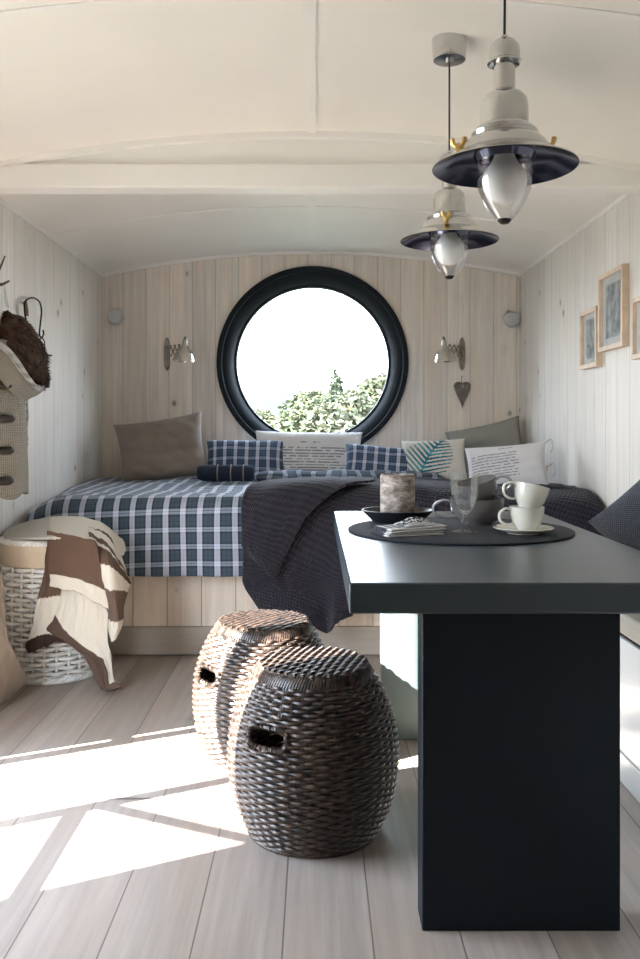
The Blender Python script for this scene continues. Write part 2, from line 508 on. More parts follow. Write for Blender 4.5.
# beam with arched filler, seams, ridge batten, corner battens
def trim(b, n_, m_=None, **k): return struct(b.build('trim_%d' % n_, m_ or M['trim'], **k))
trim(MB().box(XL, XR, 3.25, 3.35, 1.955, 2.047), 1, smooth=False, bevel=.006)
def arch(y0, y1, zlow, drop, n=40, xa=XL, xb=XR):
    v = []; f = []
    for k in range(n + 1):
        x = xa + (xb - xa) * k / n
        zt = vault(x) + .004
        zb = (zlow if zlow is not None else zt - .004 - drop)
        v += [(x, y0, zb), (x, y0, max(zt, zb + .001)), (x, y1, max(zt, zb + .001)), (x, y1, zb)]
    for k in range(n):
        a = 4 * k
        for q in range(4):
            f.append((a + q, a + (q + 1) % 4, a + 4 + (q + 1) % 4, a + 4 + q))
    f += [(0, 3, 2, 1), tuple(4 * n + q for q in range(4))]
    return MB().add(v, f)
trim(arch(3.268, 3.33, 2.04, 0, xa=XL + .17, xb=XR - .17), 2, smooth=False)
trim(arch(3.24, 3.28, None, .022), 3, angle=30)
trim(arch(4.34, 4.362, None, .004), 4, angle=30)
trim(arch(2.2, 2.222, None, .003), 5, angle=30)
trim(arch(YB - .02, YB, None, .018), 6, angle=30)
trim(MB().box(-.035, .0, YF, 3.24, vault(0) - .007, vault(0) + .004), 7, smooth=False)
trim(MB().box(-.035, .0, 3.34, YB - .02, vault(0) - .007, vault(0) + .004), 8, smooth=False)
trim(MB().box(XL, XL + .012, YB - .012, YB, 0, 2.02), 9, M['pine_back'], smooth=False)
trim(MB().box(XL, XL + .012, 2.56, YB, 2.006, 2.03), 10, smooth=False)
trim(MB().box(XR - .012, XR, YF, YB, 2.006, 2.03), 11, smooth=False)

# ------------------------------------------------------------------ bed
BY = 3.96
bed = thing('built_in_bed', 'built-in bed across the wagon end with whitewashed plank front', 'bed', (XC, 4.7, 0))
Lb = local(bed)
MB().box(XL + .002, XR - .002, BY, YB - .002, .0, .40, mtx=None)
b = MB().box(XL + .003, XR - .003, BY, YB - .003, .002, .44)
b.build('bed_base', M['pine_base'], bed, smooth=False).matrix_parent_inverse = Lb
b = MB().box(XL + .003, XR - .003, BY - .014, BY, .006, .134)
o = b.build('base_rail', M['pine_rail'], bed, smooth=False, bevel=.003); o.matrix_parent_inverse = Lb
b = MB().box(XL + .02, XR - .02, BY + .01, YB - .02, .44, .685)
o = b.build('mattress', M['mattress'], bed, bevel=.03); o.matrix_parent_inverse = Lb
# duvet: top sheet running from the back, over the front edge and down
def duv(a, b_):
    x = XL + .032 + (XR - XL - .06) * a
    yT, yE = 5.40, 3.90
    s = b_ * 1.80
    Ltop = 1.42
    if s < Ltop:
        y = yT - s; z = .712
        z += .016 * nz3((x * 3, y * 2.4, .3)) + .007 * nz3((x * 9, y * 6, 1.3))
        if s < .12: z -= .015 * (1 - s / .12)
    else:
        q = s - Ltop
        r_ = .075
        if q < r_ * PI / 2:
            an = q / r_
            y = yT - Ltop - math.sin(an) * r_; z = .712 - r_ * (1 - math.cos(an))
        else:
            y = yT - Ltop - r_; z = .712 - r_ - (q - r_ * PI / 2)
        y -= .012 * nz3((x * 4, z * 2, 5.3)) * min(1, q / .1) - .006 * math.sin(x * 23 + 2) * min(1, q / .3)
    # left front corner falls away towards the wall
    e = max(0, 1 - (x - XL) / .22)
    fr = max(0, min(1, (4.75 - y) / .8))
    z -= .11 * e * e * fr
    if s > Ltop: y += .05 * e * e
    return Vector((x, y, z))
def duvuv(a, b_):
    x = XL + (XR - XL) * a; s = b_ * 1.80
    return (x + .012 * nz3((x * 2, s * 2, 8)), s + .03 * nz3((x * 1.7, s * .8, 2)) - .02)
b = MB().grid(duv, 150, 130, uvf=duvuv)
tag(b.build('duvet', M['plaid'], solid=.022, origin=(0, 4.6, .70), offset=-1), 'blue, green and white tartan duvet spread over the bed', 'duvet')
# dark folded cuff of the duvet
def cuff(a, b_):
    x = -.62 + 1.35 * a
    yc = 5.0 + .04 * math.sin(a * 5)
    an = b_ * 2 * PI
    t_ = min(1, a / .25) * min(1, (1 - a) / .05 + .3)
    ry, rz = .10, .014 + .026 * t_
    return Vector((x + .006 * math.sin(an * 3 + a * 20), yc - ry * math.cos(an) + .01 * nz3((x * 8, an, 3)), .733 + rz * .55 + rz * math.sin(an) * (1 + .35 * nz3((x * 9, an, 1)))))
tag(MB().grid(cuff, 90, 20, uvf=lambda a, b_: (a * 1.35, b_ * .42)).build('folded_sheet', M['plaid_d'], origin=(0, 5., .73)),
    'darker tartan sheet folded in a long roll before the plaid pillows', 'bedding')

# ------------------------------------------------------------------ pillows
def pillow(name, w, h, t_, base, lean, yaw, roll, m_, label, group=None, colf=None, n=40, pinch=.07, uvs=1., sag=0., seed=0., piping=None, wr=.012):
    """stands on its lower edge at base; faces the camera (-y)"""
    b = MB()
    def shape(u, v_, side):
        U, V = u * 2 - 1, v_ * 2 - 1
        x = w / 2 * U * (1 - pinch * (1 - V * V) * abs(U) ** 2)
        z = h / 2 * V * (1 - pinch * (1 - U * U) * abs(V) ** 2) + h / 2
        k = max(0, (1 - U ** 4)) ** .5 * max(0, (1 - V ** 4)) ** .5
        k *= (1 - sag * V * .5)
        y = side * t_ / 2 * k
        y += side * wr * k * (nz3((x * 6 + seed, z * 9, seed + side)) + .5 * nz3((x * 15, z * 22, seed)))
        y += .012 * nz3((x * 4, z * 4, seed + 9)) * abs(V)
        return Vector((x, y, z))
    for side in (-1, 1):
        b.grid(lambda u, v_: shape(u, v_, side), n, n, colf=(lambda u, v_: colf(u, v_)) if colf else None,
               uvf=lambda u, v_: (u * w * uvs + .02, v_ * h * uvs + .03))
        if side == 1:
            nf = n * n
            b.f = b.f[:-nf] + [tuple(reversed(q)) for q in b.f[-nf:]]
    o = b.build(name, m_, None)
    # weld the two halves
    import bmesh
    bm = bmesh.new(); bm.from_mesh(o.data)
    bmesh.ops.remove_doubles(bm, verts=bm.verts, dist=1e-5)
    bm.to_mesh(o.data); bm.free()
    o.location = base
    o.rotation_euler = Euler((R(-lean), R(roll), R(yaw)), 'XYZ')
    tag(o, label, 'cushion' if 'cushion' in name else 'pillow', group)
    return o
def base_of(px, py, d): return P(px, py, d)
pillow('cushion', .54, .40, .15, P(166, 482, 5.12), 14, 4, -9, M['taupe'], 'large plain taupe linen cushion in the left corner of the bed', seed=3, sag=.35, pinch=.09, wr=.032)
pillow('pillow', .49, .25, .13, P(245, 479, 5.16), 22, 0, 0, M['plaid_s'], 'blue tartan pillow standing right of the taupe cushion', seed=11, uvs=1, wr=.012)
def text_col(u, v_, x0=.16, x1=.86, z0=.1, z1=.8, n=12, bg=(.72, .71, .70), ink=(.26, .26, .30), sd=1., slant=0.):
    vv = v_ + slant * (u - .5)
    if not (x0 < u < x1 and z0 < vv < z1): return bg
    r_ = (vv - z0) / (z1 - z0) * n
    row = int(r_); fr = r_ - row
    if fr > .42: return bg
    if row == n - 1 and not (.42 < u < .6): return bg
    if row == n - 2: return bg
    word = noise.noise(Vector((u * 34, row * 7.3, sd)))
    end = x1 - .12 * abs(noise.noise(Vector((row * 3.1, 2, sd))))
    return ink if (word > -.22 and u < end) else bg
pillow('pillow', .66, .30, .12, P(308, 480, 5.24), 10, 0, 1, M['vc'], 'white pillow printed with lines of text, below the round window',
       colf=lambda u, v_: text_col(u, v_), n=110, seed=17, pinch=.05, wr=.006)
pillow('pillow', .50, .24, .13, P(384, 485, 5.02), 24, -4, 5, M['plaid_s'], 'blue tartan pillow leaning between white text pillow and leaf pillow', seed=23)
def leaf_col(u, v_):
    bg = (.66, .64, .58)
    x, z = u - .22, v_ - .02
    a = R(62)
    s = x * math.cos(a) + z * math.sin(a); d_ = -x * math.sin(a) + z * math.cos(a)
    d_ -= .10 * math.sin(s * 2.4)
    if s < 0 or s > 1.1: return bg
    teal = (.01, .16, .22) if noise.noise(Vector((u * 4, v_ * 4, 2))) > -.1 else (.05, .30, .36)
    if abs(d_) < .014: return teal
    env = .40 * math.sin(min(1, max(0, s / 1.05)) * PI) ** .6
    if abs(d_) > env: return bg
    q = (s - abs(d_) * .75) * 10.5
    return teal if (q - math.floor(q)) < .60 - .35 * abs(d_) / max(env, .01) else bg
pillow('pillow', .37, .265, .12, P(436, 484, 4.98), 16, -6, -3, M['vc'], 'cream pillow printed with a teal fern leaf', colf=leaf_col, n=100, seed=31, wr=.008)
pillow('cushion', .46, .36, .14, P(494, 480, 5.20), 14, -14, -13, M['greytaupe'], 'plain grey-green cushion in the right corner of the bed', seed=37, pinch=.08)
pw = pillow('pillow', .41, .25, .12, Vector((.975, 4.36, .722)), 20, -14, -5, M['vc'], 'white pillow with fine lines of writing and cloth ties, right end of bed',
       colf=lambda u, v_: text_col(u, v_, .06, .66, .25, .93, 11, (.68, .67, .68), (.30, .30, .36), 5., -.12), n=110, seed=41, wr=.01)
for q in (.11, .24):
    b = MB(); b.tube(curve([(.205, -.02, q), (.232, -.03, q + .012), (.238, -.035, q - .03), (.225, -.04, q - .06)], 12), .006, 6, flat=.4)
    b.build('cloth_tie', M['mattress'], pw)
# navy rolled fleece
root = thing('rolled_fleece', 'rolled navy fleece with thin straps lying before the tartan pillow', 'blanket', P(226, 481, 4.86) + Vector((0, 0, .045)))
pr = [(0.001, -.16)] + [(.046 * (1 - .25 * (abs(z) / .16) ** 8), z) for z in [-.16 + .32 * k / 20 for k in range(21)]] + [(.001, .16)]
b = MB().lathe(pr, 28, Matrix.Rotation(PI / 2, 4, 'Y') @ Matrix.Scale(1.0, 4))
b.build('fleece_roll', M['navyroll'], root)
for s_ in (-.045, .03, .1):
    MB().tube([(s_, .0475 * math.cos(a), .0475 * math.sin(a)) for a in [2 * PI * k / 28 for k in range(28)]], .003, 6, True).build('strap', M['strap'], root)
# slate knit cushion on bench
pillow('cushion', .36, .35, .14, (.945, 2.60, .628), 8, -40, 45, M['knit_cushion'], 'big slate grey knitted cushion leaning on the right wall by the table', seed=51, pinch=.06)

# ------------------------------------------------------------------ dark knit throw
throw = thing('knitted_throw', 'dark charcoal knitted throw trailing over the bed edge to the right', 'throw', (.2, 4.2, .73))
Lt = local(throw)
def sheet(name, rows, nu, nv, su, sv, amp, parent, inv, m_, th=.012, freq=9., colf=None, seed=0.):
    fn = patch(rows)
    def g(a, b_):
        p = fn(a, b_)
        w_ = amp * (nz3((a * 6, b_ * 4, seed)) + .5 * nz3((a * 14, b_ * 9, seed + 4)))
        return p + Vector((w_ * .3, -abs(w_), w_ * .7))
    o = MB().grid(g, nu, nv, uvf=lambda a, b_: (a * su, b_ * sv), colf=colf).build(name, m_, parent, solid=th)
    o.matrix_parent_inverse = inv
    return o
rB = [
 [(-.16, 4.75, .745), (.05, 4.78, .75), (.25, 4.75, .75), (.45, 4.7, .75), (.7, 4.7, .75)],
 [(-.26, 4.25, .752), (0, 4.25, .765), (.2, 4.25, .76), (.4, 4.25, .765), (.7, 4.25, .76)],
 [(-.30, 3.95, .745), (-.05, 3.95, .77), (.15, 3.95, .76), (.35, 3.95, .77), (.7, 3.95, .76)],
 [(-.315, 3.845, .64), (-.10, 3.83, .66), (.1, 3.85, .64), (.25, 3.83, .65), (.55, 3.84, .65)],
 [(-.325, 3.83, .42), (-.17, 3.79, .44), (.0, 3.83, .42), (.13, 3.79, .42), (.28, 3.83, .42)],
 [(-.315, 3.82, .345), (-.15, 3.78, .33), (.02, 3.82, .30), (.11, 3.78, .30), (.20, 3.82, .31)],
 [(-.235, 3.81, .215), (-.07, 3.76, .205), (.045, 3.82, .135), (.085, 3.77, .19), (.155, 3.80, .215)]]
sheet('throw_fall', rB, 60, 110, .9, 1.7, .012, throw, Lt, M['throw'])
rA = [
 [(-.12, 4.5, .775), (.05, 4.5, .785), (.2, 4.5, .785)],
 [(-.28, 4.05, .785), (-.02, 4.1, .80), (.28, 4.1, .795)],
 [(-.325, 3.86, .735), (-.13, 3.84, .78), (.12, 3.86, .785)],
 [(-.325, 3.78, .60), (-.2, 3.75, .62), (-.04, 3.77, .66)],
 [(-.315, 3.77, .52), (-.23, 3.735, .50), (-.13, 3.76, .50)],
 [(-.22, 3.765, .425), (-.195, 3.74, .40), (-.175, 3.76, .385)]]
sheet('throw_fold', rA, 40, 80, .5, 1.1, .008, throw, Lt, M['throw'])
rC = [
 [(.1, 4.95, .75), (.4, 4.9, .755), (.7, 4.85, .75), (1.0, 4.7, .748), (1.27, 4.5, .748)],
 [(.1, 4.6, .745), (.4, 4.6, .755), (.7, 4.6, .745), (1.0, 4.45, .755), (1.27, 4.3, .75)],
 [(.1, 4.3, .755), (.4, 4.3, .765), (.7, 4.3, .755), (1.0, 4.25, .757), (1.27, 4.15, .752)],
 [(.2, 4.0, .76), (.45, 4.0, .765), (.75, 4.0, .755), (1.0, 4.0, .755), (1.27, 4.0, .745)],
 [(.25, 3.86, .70), (.5, 3.85, .71), (.8, 3.84, .70), (1.0, 3.82, .71), (1.27, 3.82, .69)],
 [(.3, 3.83, .50), (.55, 3.82, .52), (.85, 3.8, .55), (1.0, 3.79, .56), (1.27, 3.79, .56)]]
sheet('throw_spread', rC, 90, 80, 1.2, 1.2, .018, throw, Lt, M['throw'], seed=7)
for k_, (x0_, y0_, x1_, y1_, rr_) in enumerate([(1.0, 4.15, 1.24, 3.98, .020), (.92, 3.98, 1.2, 4.25, .018)]):
    o = MB().grid(lambda a, b_: Vector((x0_ + (x1_ - x0_) * a, y0_ + (y1_ - y0_) * a, .748 + .008 * math.sin(a * PI))) +
             Vector((.5 * math.cos(b_ * 2 * PI), math.cos(b_ * 2 * PI), math.sin(b_ * 2 * PI))) * rr_ * (math.sin(PI * min(1, max(0.02, a))) ** .5) * (1 + .3 * nz3((a * 6, b_ * 3, k_))),
             30, 16, uvf=lambda a, b_: (a * .3, b_ * .2)).build('bunched_fold', M['throw'], throw); o.matrix_parent_inverse = Lt

# ------------------------------------------------------------------ wicker
def weave(b, prof, nst, rows, wr, amp, zlo, zhi, skip=None, sr=.004, samp=6, wf=1.):
    """prof(z)->radius.  rows of weavers between stakes."""
    for i in range(rows):
        z = zlo + (zhi - zlo) * (i + .5) / rows
        pts = []
        tot = nst * samp // 2 * 2
        segs = []
        for k in range(tot + 1):
            a = 2 * PI * k / tot
            if skip and skip(a, z):
                if len(pts) > 2: segs.append(pts)
                pts = []
                continue
            r_ = prof(z) + amp * math.cos(a * nst / 2 + i * PI) + .0008 * nz3((a * 5, i * 3.3, 0))
            zz = z + .0012 * nz3((a * 3, i * 1.7, 5))
            pts.append((r_ * math.cos(a), r_ * math.sin(a), zz))
        closed = (not segs) and len(pts) == tot + 1
        if closed:
            b.tube(pts[:-1], wr, 6, True, flat=wf)
        else:
            if len(pts) > 2: segs.append(pts)
            for sg in segs: b.tube(sg, wr, 6, flat=wf)
def stool():
    root = thing('rattan_stool', 'x', 'stool', (0, 0, 0), 'barrel-shaped rattan stools')
    H = .43
    def prof(z):
        t_ = (z / H) * 2 - .92
        r_ = .218 - .056 * t_ * t_ - .012 * t_ ** 4
        return r_
    nst = 44
    holes = [-PI / 2, PI / 2]
    def skip(a, z):
        if not (.272 < z < .316): return False
        for h in holes:
            d_ = (a - h + PI) % (2 * PI) - PI
            if abs(d_) < .27: return True
        return False
    b = MB()
    weave(b, prof, nst, 46, .0052, .0036, .012, H - .022, skip, samp=6)
    b.build('woven_side', M['rattan'], root)
    b = MB()
    for k in range(nst):
        a = 2 * PI * (k) / nst
        hole = any(abs((a - h + PI) % (2 * PI) - PI) < .26 for h in holes)
        for da in (-.018, .018):
            zs = [(.004 + (H - .024) * q / 16) for q in range(17)]
            segs = [[z for z in zs if z < .274], [z for z in zs if z > .314]] if hole else [zs]
            for sg in segs:
                if len(sg) > 1:
                    b.tube([((prof(z) - .0005) * math.cos(a + da), (prof(z) - .0005) * math.sin(a + da), z) for z in sg], .0024, 5)
    b.build('stakes', M['rattan'], root)
    # rounded shoulder made of wraps going over the edge
    b = MB()
    nw = 132
    for k in range(nw):
        a = 2 * PI * k / nw
        pts = []
        for q in range(7):
            w_ = q / 6
            an = w_ * PI / 2
            r_ = prof(H - .03) - .028 * (1 - math.cos(an)) - .004
            z = H - .034 + .034 * math.sin(an) + .002
            aa = a + .10 * w_ - .05
            pts.append((r_ * math.cos(aa) * 1.015, r_ * math.sin(aa) * 1.015, z))
        b.tube(pts, .0042, 5)
    b.build('rim', M['rattan'], root)
    # seat: parallel weave
    b = MB()
    Rt = .142
    nn = 27
    for k in range(nn):
        x = -Rt + 2 * Rt * (k + .5) / nn
        L_ = math.sqrt(max(0, Rt * Rt - x * x))
        if L_ < .01: continue
        ns = max(6, int(L_ * 2 / .006))
        pts = []
        for q in range(ns + 1):
            y = -L_ + 2 * L_ * q / ns
            band = math.cos(y / .034 * PI + (k % 2) * PI)
            pts.append((x, y, H + .002 + .0030 * band + .006 * (1 - (x * x + y * y) / Rt ** 2)))
        b.tube(pts, .0052, 6)
    for k in range(-4, 5):
        y = k * .034 + .017
        if abs(y) >= Rt: continue
        L_ = math.sqrt(Rt * Rt - y * y)
        for dy in (-.004, .004):
            b.tube([(x_, y + dy, H + .002 + .006 * (1 - (x_ * x_ + y * y) / Rt ** 2)) for x_ in [-L_ + 2 * L_ * q / 12 for q in range(13)]], .003, 5)
    b.build('seat', M['rattan'], root)
    for h in holes:
        b = MB()
        # frame of the grip hole: wrapped oval ring
        ring = []
        for q in range(60):
            an = 2 * PI * q / 60
            cx_, cz_ = math.copysign(abs(math.cos(an)) ** .5, math.cos(an)), math.copysign(abs(math.sin(an)) ** .5, math.sin(an))
            aa = h + .275 * cx_; z = .294 + .024 * cz_
            r_ = prof(z) + .002
            ring.append(Vector((r_ * math.cos(aa), r_ * math.sin(aa), z)))
        b.tube(ring, .006, 6, True)
        for q in range(60):
            c_ = ring[q]; nx = ring[(q + 1) % 60] - c_
            o_ = Vector((c_.x, c_.y, 0)).normalized(); s_ = nx.cross(o_).normalized()
            b.tube([c_ + (o_ * math.cos(t_) + s_ * math.sin(t_)) * .0078 + nx * (t_ / (2 * PI) - .5) for t_ in [2 * PI * w_ / 8 for w_ in range(9)]], .0018, 4)
        b.build('grip_hole', M['rattan'], root)
    # foot ring
    MB().tube([(prof(.008) * math.cos(a), prof(.008) * math.sin(a), .0075) for a in [2 * PI * q / 72 for q in range(72)]], .0075, 8, True).build('foot_ring', M['rattan'], root)
    return root
st = stool()
st.location = (-.008, 2.26, 0.0); st.rotation_euler.z = R(-33)
st['label'] = 'dark brown rattan barrel stool, the nearer one beside the table leg'
s2 = dup(st, (-.168, 2.745, 0.0), (0, 0, R(-53)), 'rattan barrel stool bleached bright by sun, standing behind the nearer stool')

# white basket
BC = Vector((-1.13, 3.70, 0))
bk = thing('laundry_basket', 'round white wicker basket with cream cloth lining by the left wall', 'basket', BC)
b = MB(); BH = .585
pb = lambda z: .198 + .008 * math.sin(min(1, z / .6) * PI) - (.012 if z < .03 else 0)
weave(b, pb, 26, 23, .0102, .011, .012, .475, samp=8, wf=.85)
b.build('woven_side', M['wicker'], bk)
b = MB()
for k in range(26):
    a = 2 * PI * k / 26
    b.tube([(pb(z) * math.cos(a), pb(z) * math.sin(a), z) for z in [.01 + .55 * q / 10 for q in range(11)]], .006, 6)
b.build('stakes', M['wicker'], bk)
for zz, rr_ in ((.012, .200), (BH - .012, .205)):
    b = MB()
    for ph in (0, 1, 2):
        b.tube([((rr_ + .008 * math.cos(a * 26 + ph * 2.1)) * math.cos(a), (rr_ + .008 * math.cos(a * 26 + ph * 2.1)) * math.sin(a), zz + .007 * math.sin(a * 26 + ph * 2.1)) for a in [2 * PI * q / 208 for q in range(208)]], .0078, 6, True)
    b.build('braided_rim', M['wicker'], bk)
b = MB().lathe([(.19, .30), (.196, .47), (.2165, .478), (.218, .50), (.219, .545), (.214, .572), (.196, .575), (.190, .57), (.188, .3)], 64)
b.build('cloth_lining', M['lining'], bk)
b = MB().lathe([(.001, .012), (.188, .012), (.188, .02), (.001, .02)], 40); b.build('basket_floor', M['wicker'], bk)

# blanket over the basket
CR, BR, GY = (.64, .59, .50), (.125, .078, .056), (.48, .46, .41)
bl = thing('woollen_blanket', 'brown and cream striped wool blanket draped over the wicker basket', 'blanket', BC + Vector((.08, -.05, .59)))
Lbl = local(bl)
def ls(lst): return [[P(*q) for q in r] for r in lst]
def bands(stops, axis=1):
    def f_(a, b_):
        t_ = b_ if axis else a
        c_ = stops[0][1]
        for s_, q in stops:
            if t_ >= s_: c_ = q
        return c_
    return f_
# mound over the rim
r1 = [[(6, 541, 3.56), (40, 538, 3.47), (75, 541, 3.46), (104, 550, 3.52), (122, 556, 3.64)],
      [(4, 534, 3.66), (38, 528, 3.6), (72, 528, 3.58), (104, 535, 3.62), (125, 550, 3.70)],
      [(12, 528, 3.78), (40, 520, 3.74), (72, 518, 3.72), (100, 524, 3.74), (122, 540, 3.78)],
      [(25, 527, 3.86), (50, 521, 3.86), (72, 519, 3.86), (97, 525, 3.86), (118, 540, 3.84)]]
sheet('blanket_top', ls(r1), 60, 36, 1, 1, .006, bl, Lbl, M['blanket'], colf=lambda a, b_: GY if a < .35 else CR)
# back brown layer hanging at left (behind)
r2 = [[(48, 540, 3.50), (70, 545, 3.48), (95, 550, 3.50)],
      [(44, 575, 3.475), (62, 578, 3.47), (90, 585, 3.48)],
      [(38, 600, 3.465), (60, 603, 3.455), (88, 612, 3.47)],
      [(33, 625, 3.45), (52, 625, 3.44), (80, 640, 3.45)],
      [(27, 645, 3.44), (40, 642, 3.43), (58, 640, 3.44)],
      [(29, 653, 3.44), (40, 648, 3.43), (52, 643, 3.44)]]
def c2(a, b_):
    t_ = b_ + .12 * (a - .3)
    return BR if t_ < .36 else (CR if t_ < .72 else (.05, .03, .025))
sheet('blanket_fall', ls(r2), 60, 110, 1, 1, .005, bl, Lbl, M['blanket'], colf=c2)
# long tail in cream with brown border running down to the floor
r3 = [[(66, 575, 3.47), (90, 580, 3.45), (110, 585, 3.47)],
      [(60, 600, 3.45), (86, 604, 3.42), (108, 615, 3.44)],
      [(54, 620, 3.44), (82, 632, 3.41), (108, 640, 3.43)],
      [(48, 630, 3.43), (84, 650, 3.40), (111, 656, 3.42)],
      [(70, 632, 3.42), (94, 665, 3.385), (112, 672, 3.41)],
      [(88, 652, 3.41), (100, 684, 3.37), (115, 682, 3.39)],
      [(98, 676, 3.385), (104, 690, 3.36), (122, 687, 3.37)]]
def c3(a, b_):
    # brown border along the lower left edge, cream above, brown hem at the foot
    if b_ > .84: return (.11, .072, .055)
    return (.10, .065, .05) if (a < .80 and b_ > .28 + .34 * a) else CR
sheet('blanket_tail', ls(r3), 90, 140, 1, 1, .006, bl, Lbl, M['blanket'], colf=c3)
# upper front flap: brown field with a cream band at its hem
r4 = [[(48, 531, 3.49), (70, 535, 3.455), (96, 541, 3.46)],
      [(48, 550, 3.465), (74, 553, 3.435), (100, 562, 3.44)],
      [(50, 568, 3.455), (76, 572, 3.42), (104, 582, 3.43)],
      [(51, 582, 3.445), (78, 588, 3.41), (108, 603, 3.42)],
      [(50, 586, 3.445), (79, 592, 3.41), (109, 610, 3.42)]]
sheet('blanket_flap', ls(r4), 60, 90, 1, 1, .004, bl, Lbl, M['blanket'], colf=bands([(0, BR), (.60, CR), (.97, (.16, .11, .085))]))
# right side folds with stripes
r5 = [[(88, 528, 3.60), (104, 533, 3.60), (118, 548, 3.66)],
      [(92, 542, 3.50), (110, 552, 3.50), (126, 575, 3.58)],
      [(98, 565, 3.45), (112, 568, 3.44), (130, 583, 3.54)],
      [(102, 592, 3.44), (114, 590, 3.42), (128, 588, 3.52)],
      [(108, 612, 3.44), (116, 612, 3.42), (123, 605, 3.5)],
      [(110, 630, 3.44), (117, 628, 3.42), (122, 622, 3.48)],
      [(112, 640, 3.44), (114, 640, 3.43), (117, 634, 3.46)]]
def c5(a, b_):
    t_ = b_ - .08 * a
    for lo, hi in ((.0, .08), (.13, .16), (.30, .46), (.72, .96)):
        if lo <= t_ < hi: return CR
    return BR if t_ < .3 else (.13, .09, .07)
sheet('blanket_side_fold', ls(r5), 60, 120, 1, 1, .007, bl, Lbl, M['blanket'], colf=c5)

# beige cloth spilling on the floor, bottom left
cl = thing('velvet_cloth', 'beige velvet cloth trailing on the floor at left edge', 'cloth', (-1.26, 3.3, 0))
r6 = ls([[(-40, 560, 3.25), (-22, 560, 3.2), (-6, 565, 3.25), (2, 575, 3.30)],
      [(-44, 620, 3.25), (-20, 620, 3.17), (0, 622, 3.22), (8, 640, 3.28)],
      [(-46, 660, 3.22), (-18, 660, 3.13), (8, 650, 3.2), (20, 664, 3.3)],
      [(-50, 695, 3.20), (-16, 690, 3.12), (8, 678, 3.24), (28, 676, 3.40)],
      [(-50, 715, 3.14), (-16, 712, 3.14), (4, 700, 3.26), (27, 683, 3.44)]])
r6 = [[Vector((max(q.x, XL + .02), q.y, max(q.z, .012))) for q in r] for r in r6]
sheet('cloth_fall', r6, 40, 40, 1, 1, .02, cl, local(cl), M['beige'], th=.006)

# ------------------------------------------------------------------ table
tb = thing('dining_table', 'blue-black slab dining table on two wide panel legs', 'table', (.42, 2.36, 0))
Lt_ = local(tb)
b = MB().box(.064, .79, 1.654, 3.07, .69, .75); o = b.build('tabletop', M['tabletop'], tb, bevel=.004); o.matrix_parent_inverse = Lt_
for y0_ in (1.79, 2.885):
    b = MB().box(.221, .634, y0_, y0_ + .08, 0, .69); o = b.build('leg', M['table'] if y0_ < 2 else M['sage'], tb, bevel=.003); o.matrix_parent_inverse = Lt_
    if y0_ > 2: o['label'] = 'grey-green rear panel leg'
TZ = .75
tag(MB().lathe([(.001, 0), (.318, 0), (.322, .002), (.322, .005), (.318, .007), (.001, .007)], 96).build('round_mat', M['mat_felt'], origin=(0, 0, 0)),
    'large round charcoal felt mat under the crockery on the table', 'table mat').location = (.415, 2.49, TZ)
TM = TZ + .007
# candle on dish
dish = tag(MB().lathe([(.001, 0), (.074, 0), (.078, .003), (.109, .034), (.111, .038), (.106, .038), (.074, .010), (.001, .008)], 64).build('candle_dish', M['dish']),
    'shallow black dish with flared rim holding the candle', 'dish')
dish.location = (.252, 2.66, TM)
cd = thing('pillar_candle', 'stout grey-brown bark-textured pillar candle on the black dish', 'candle', (.252, 2.66, TM + .0082))
MB().lathe([(.001, 0), (.050, 0), (.053, .004), (.0535, .05), (.053, .132), (.050, .139), (.046, .139), (.044, .132), (.001, .130)], 56).build('candle_body', M['candle'], cd)
MB().tube([(0, 0, .129), (.001, 0, .137), (.003, 0, .142)], .0012, 6).build('wick', M['cord'], cd)
# folded napkin
nap = thing('folded_napkin', 'folded white linen napkin with black stripes on the table edge of the mat', 'napkin', (.250, 2.36, TM), rotz=R(22))
def napc(a, b_):
    q = (a * .17) % .02
    return (.05, .05, .06) if q < .0045 else (.50, .50, .51)
for k in range(4):
    def fnp(a, b_, k=k):
        return Vector((-.085 + .17 * a + .004 * k, -.055 + .11 * b_ + .006 * (k % 2),   .0025 + k * .0046 + .002 * nz3((a * 3, b_ * 3, k))+.006*a*k/3))
    MB().grid(fnp, 50, 10, colf=lambda a, b_: (.52, .52, .53) if (b_ < .25) else napc(a, b_)).build('napkin_layer', M['vc'], nap, solid=.004)
def crest(a, b_):
    return Vector((-.02 + .10 * a, -.035 + .07 * b_, .024 + .02 * math.sin(PI * b_) * math.sin(PI * (a * .9 + .1)) + .003 * nz3((a * 7, b_ * 5, 2))))
MB().grid(crest, 60, 30, colf=lambda a, b_: (.02, .02, .025) if (.15 < b_ < .6 and noise.noise(Vector((a * 16, b_ * 9, 1))) > -.05) else (.5, .5, .5)).build('napkin_crest', M['vc'], nap, solid=.003)
# goblet
gb = MB().lathe([(.001, 0), (.036, 0), (.037, .003), (.020, .009), (.008, .016), (.006, .024), (.012, .030), (.013, .035), (.007, .041), (.007, .048), (.013, .054),
                 (.022, .062), (.032, .080), (.037, .105), (.040, .140), (.043, .166), (.0415, .166), (.0385, .140), (.0355, .105), (.0305, .082), (.020, .066), (.001, .060)], 10)
gm = glass('pressed_glass', (.99, 1., 1.), .05)
tag(gb.build('glass_goblet', gm, angle=10), 'clear faceted glass goblet with short stem, in front of grey cups', 'glass').location = (.412, 2.385, TM)
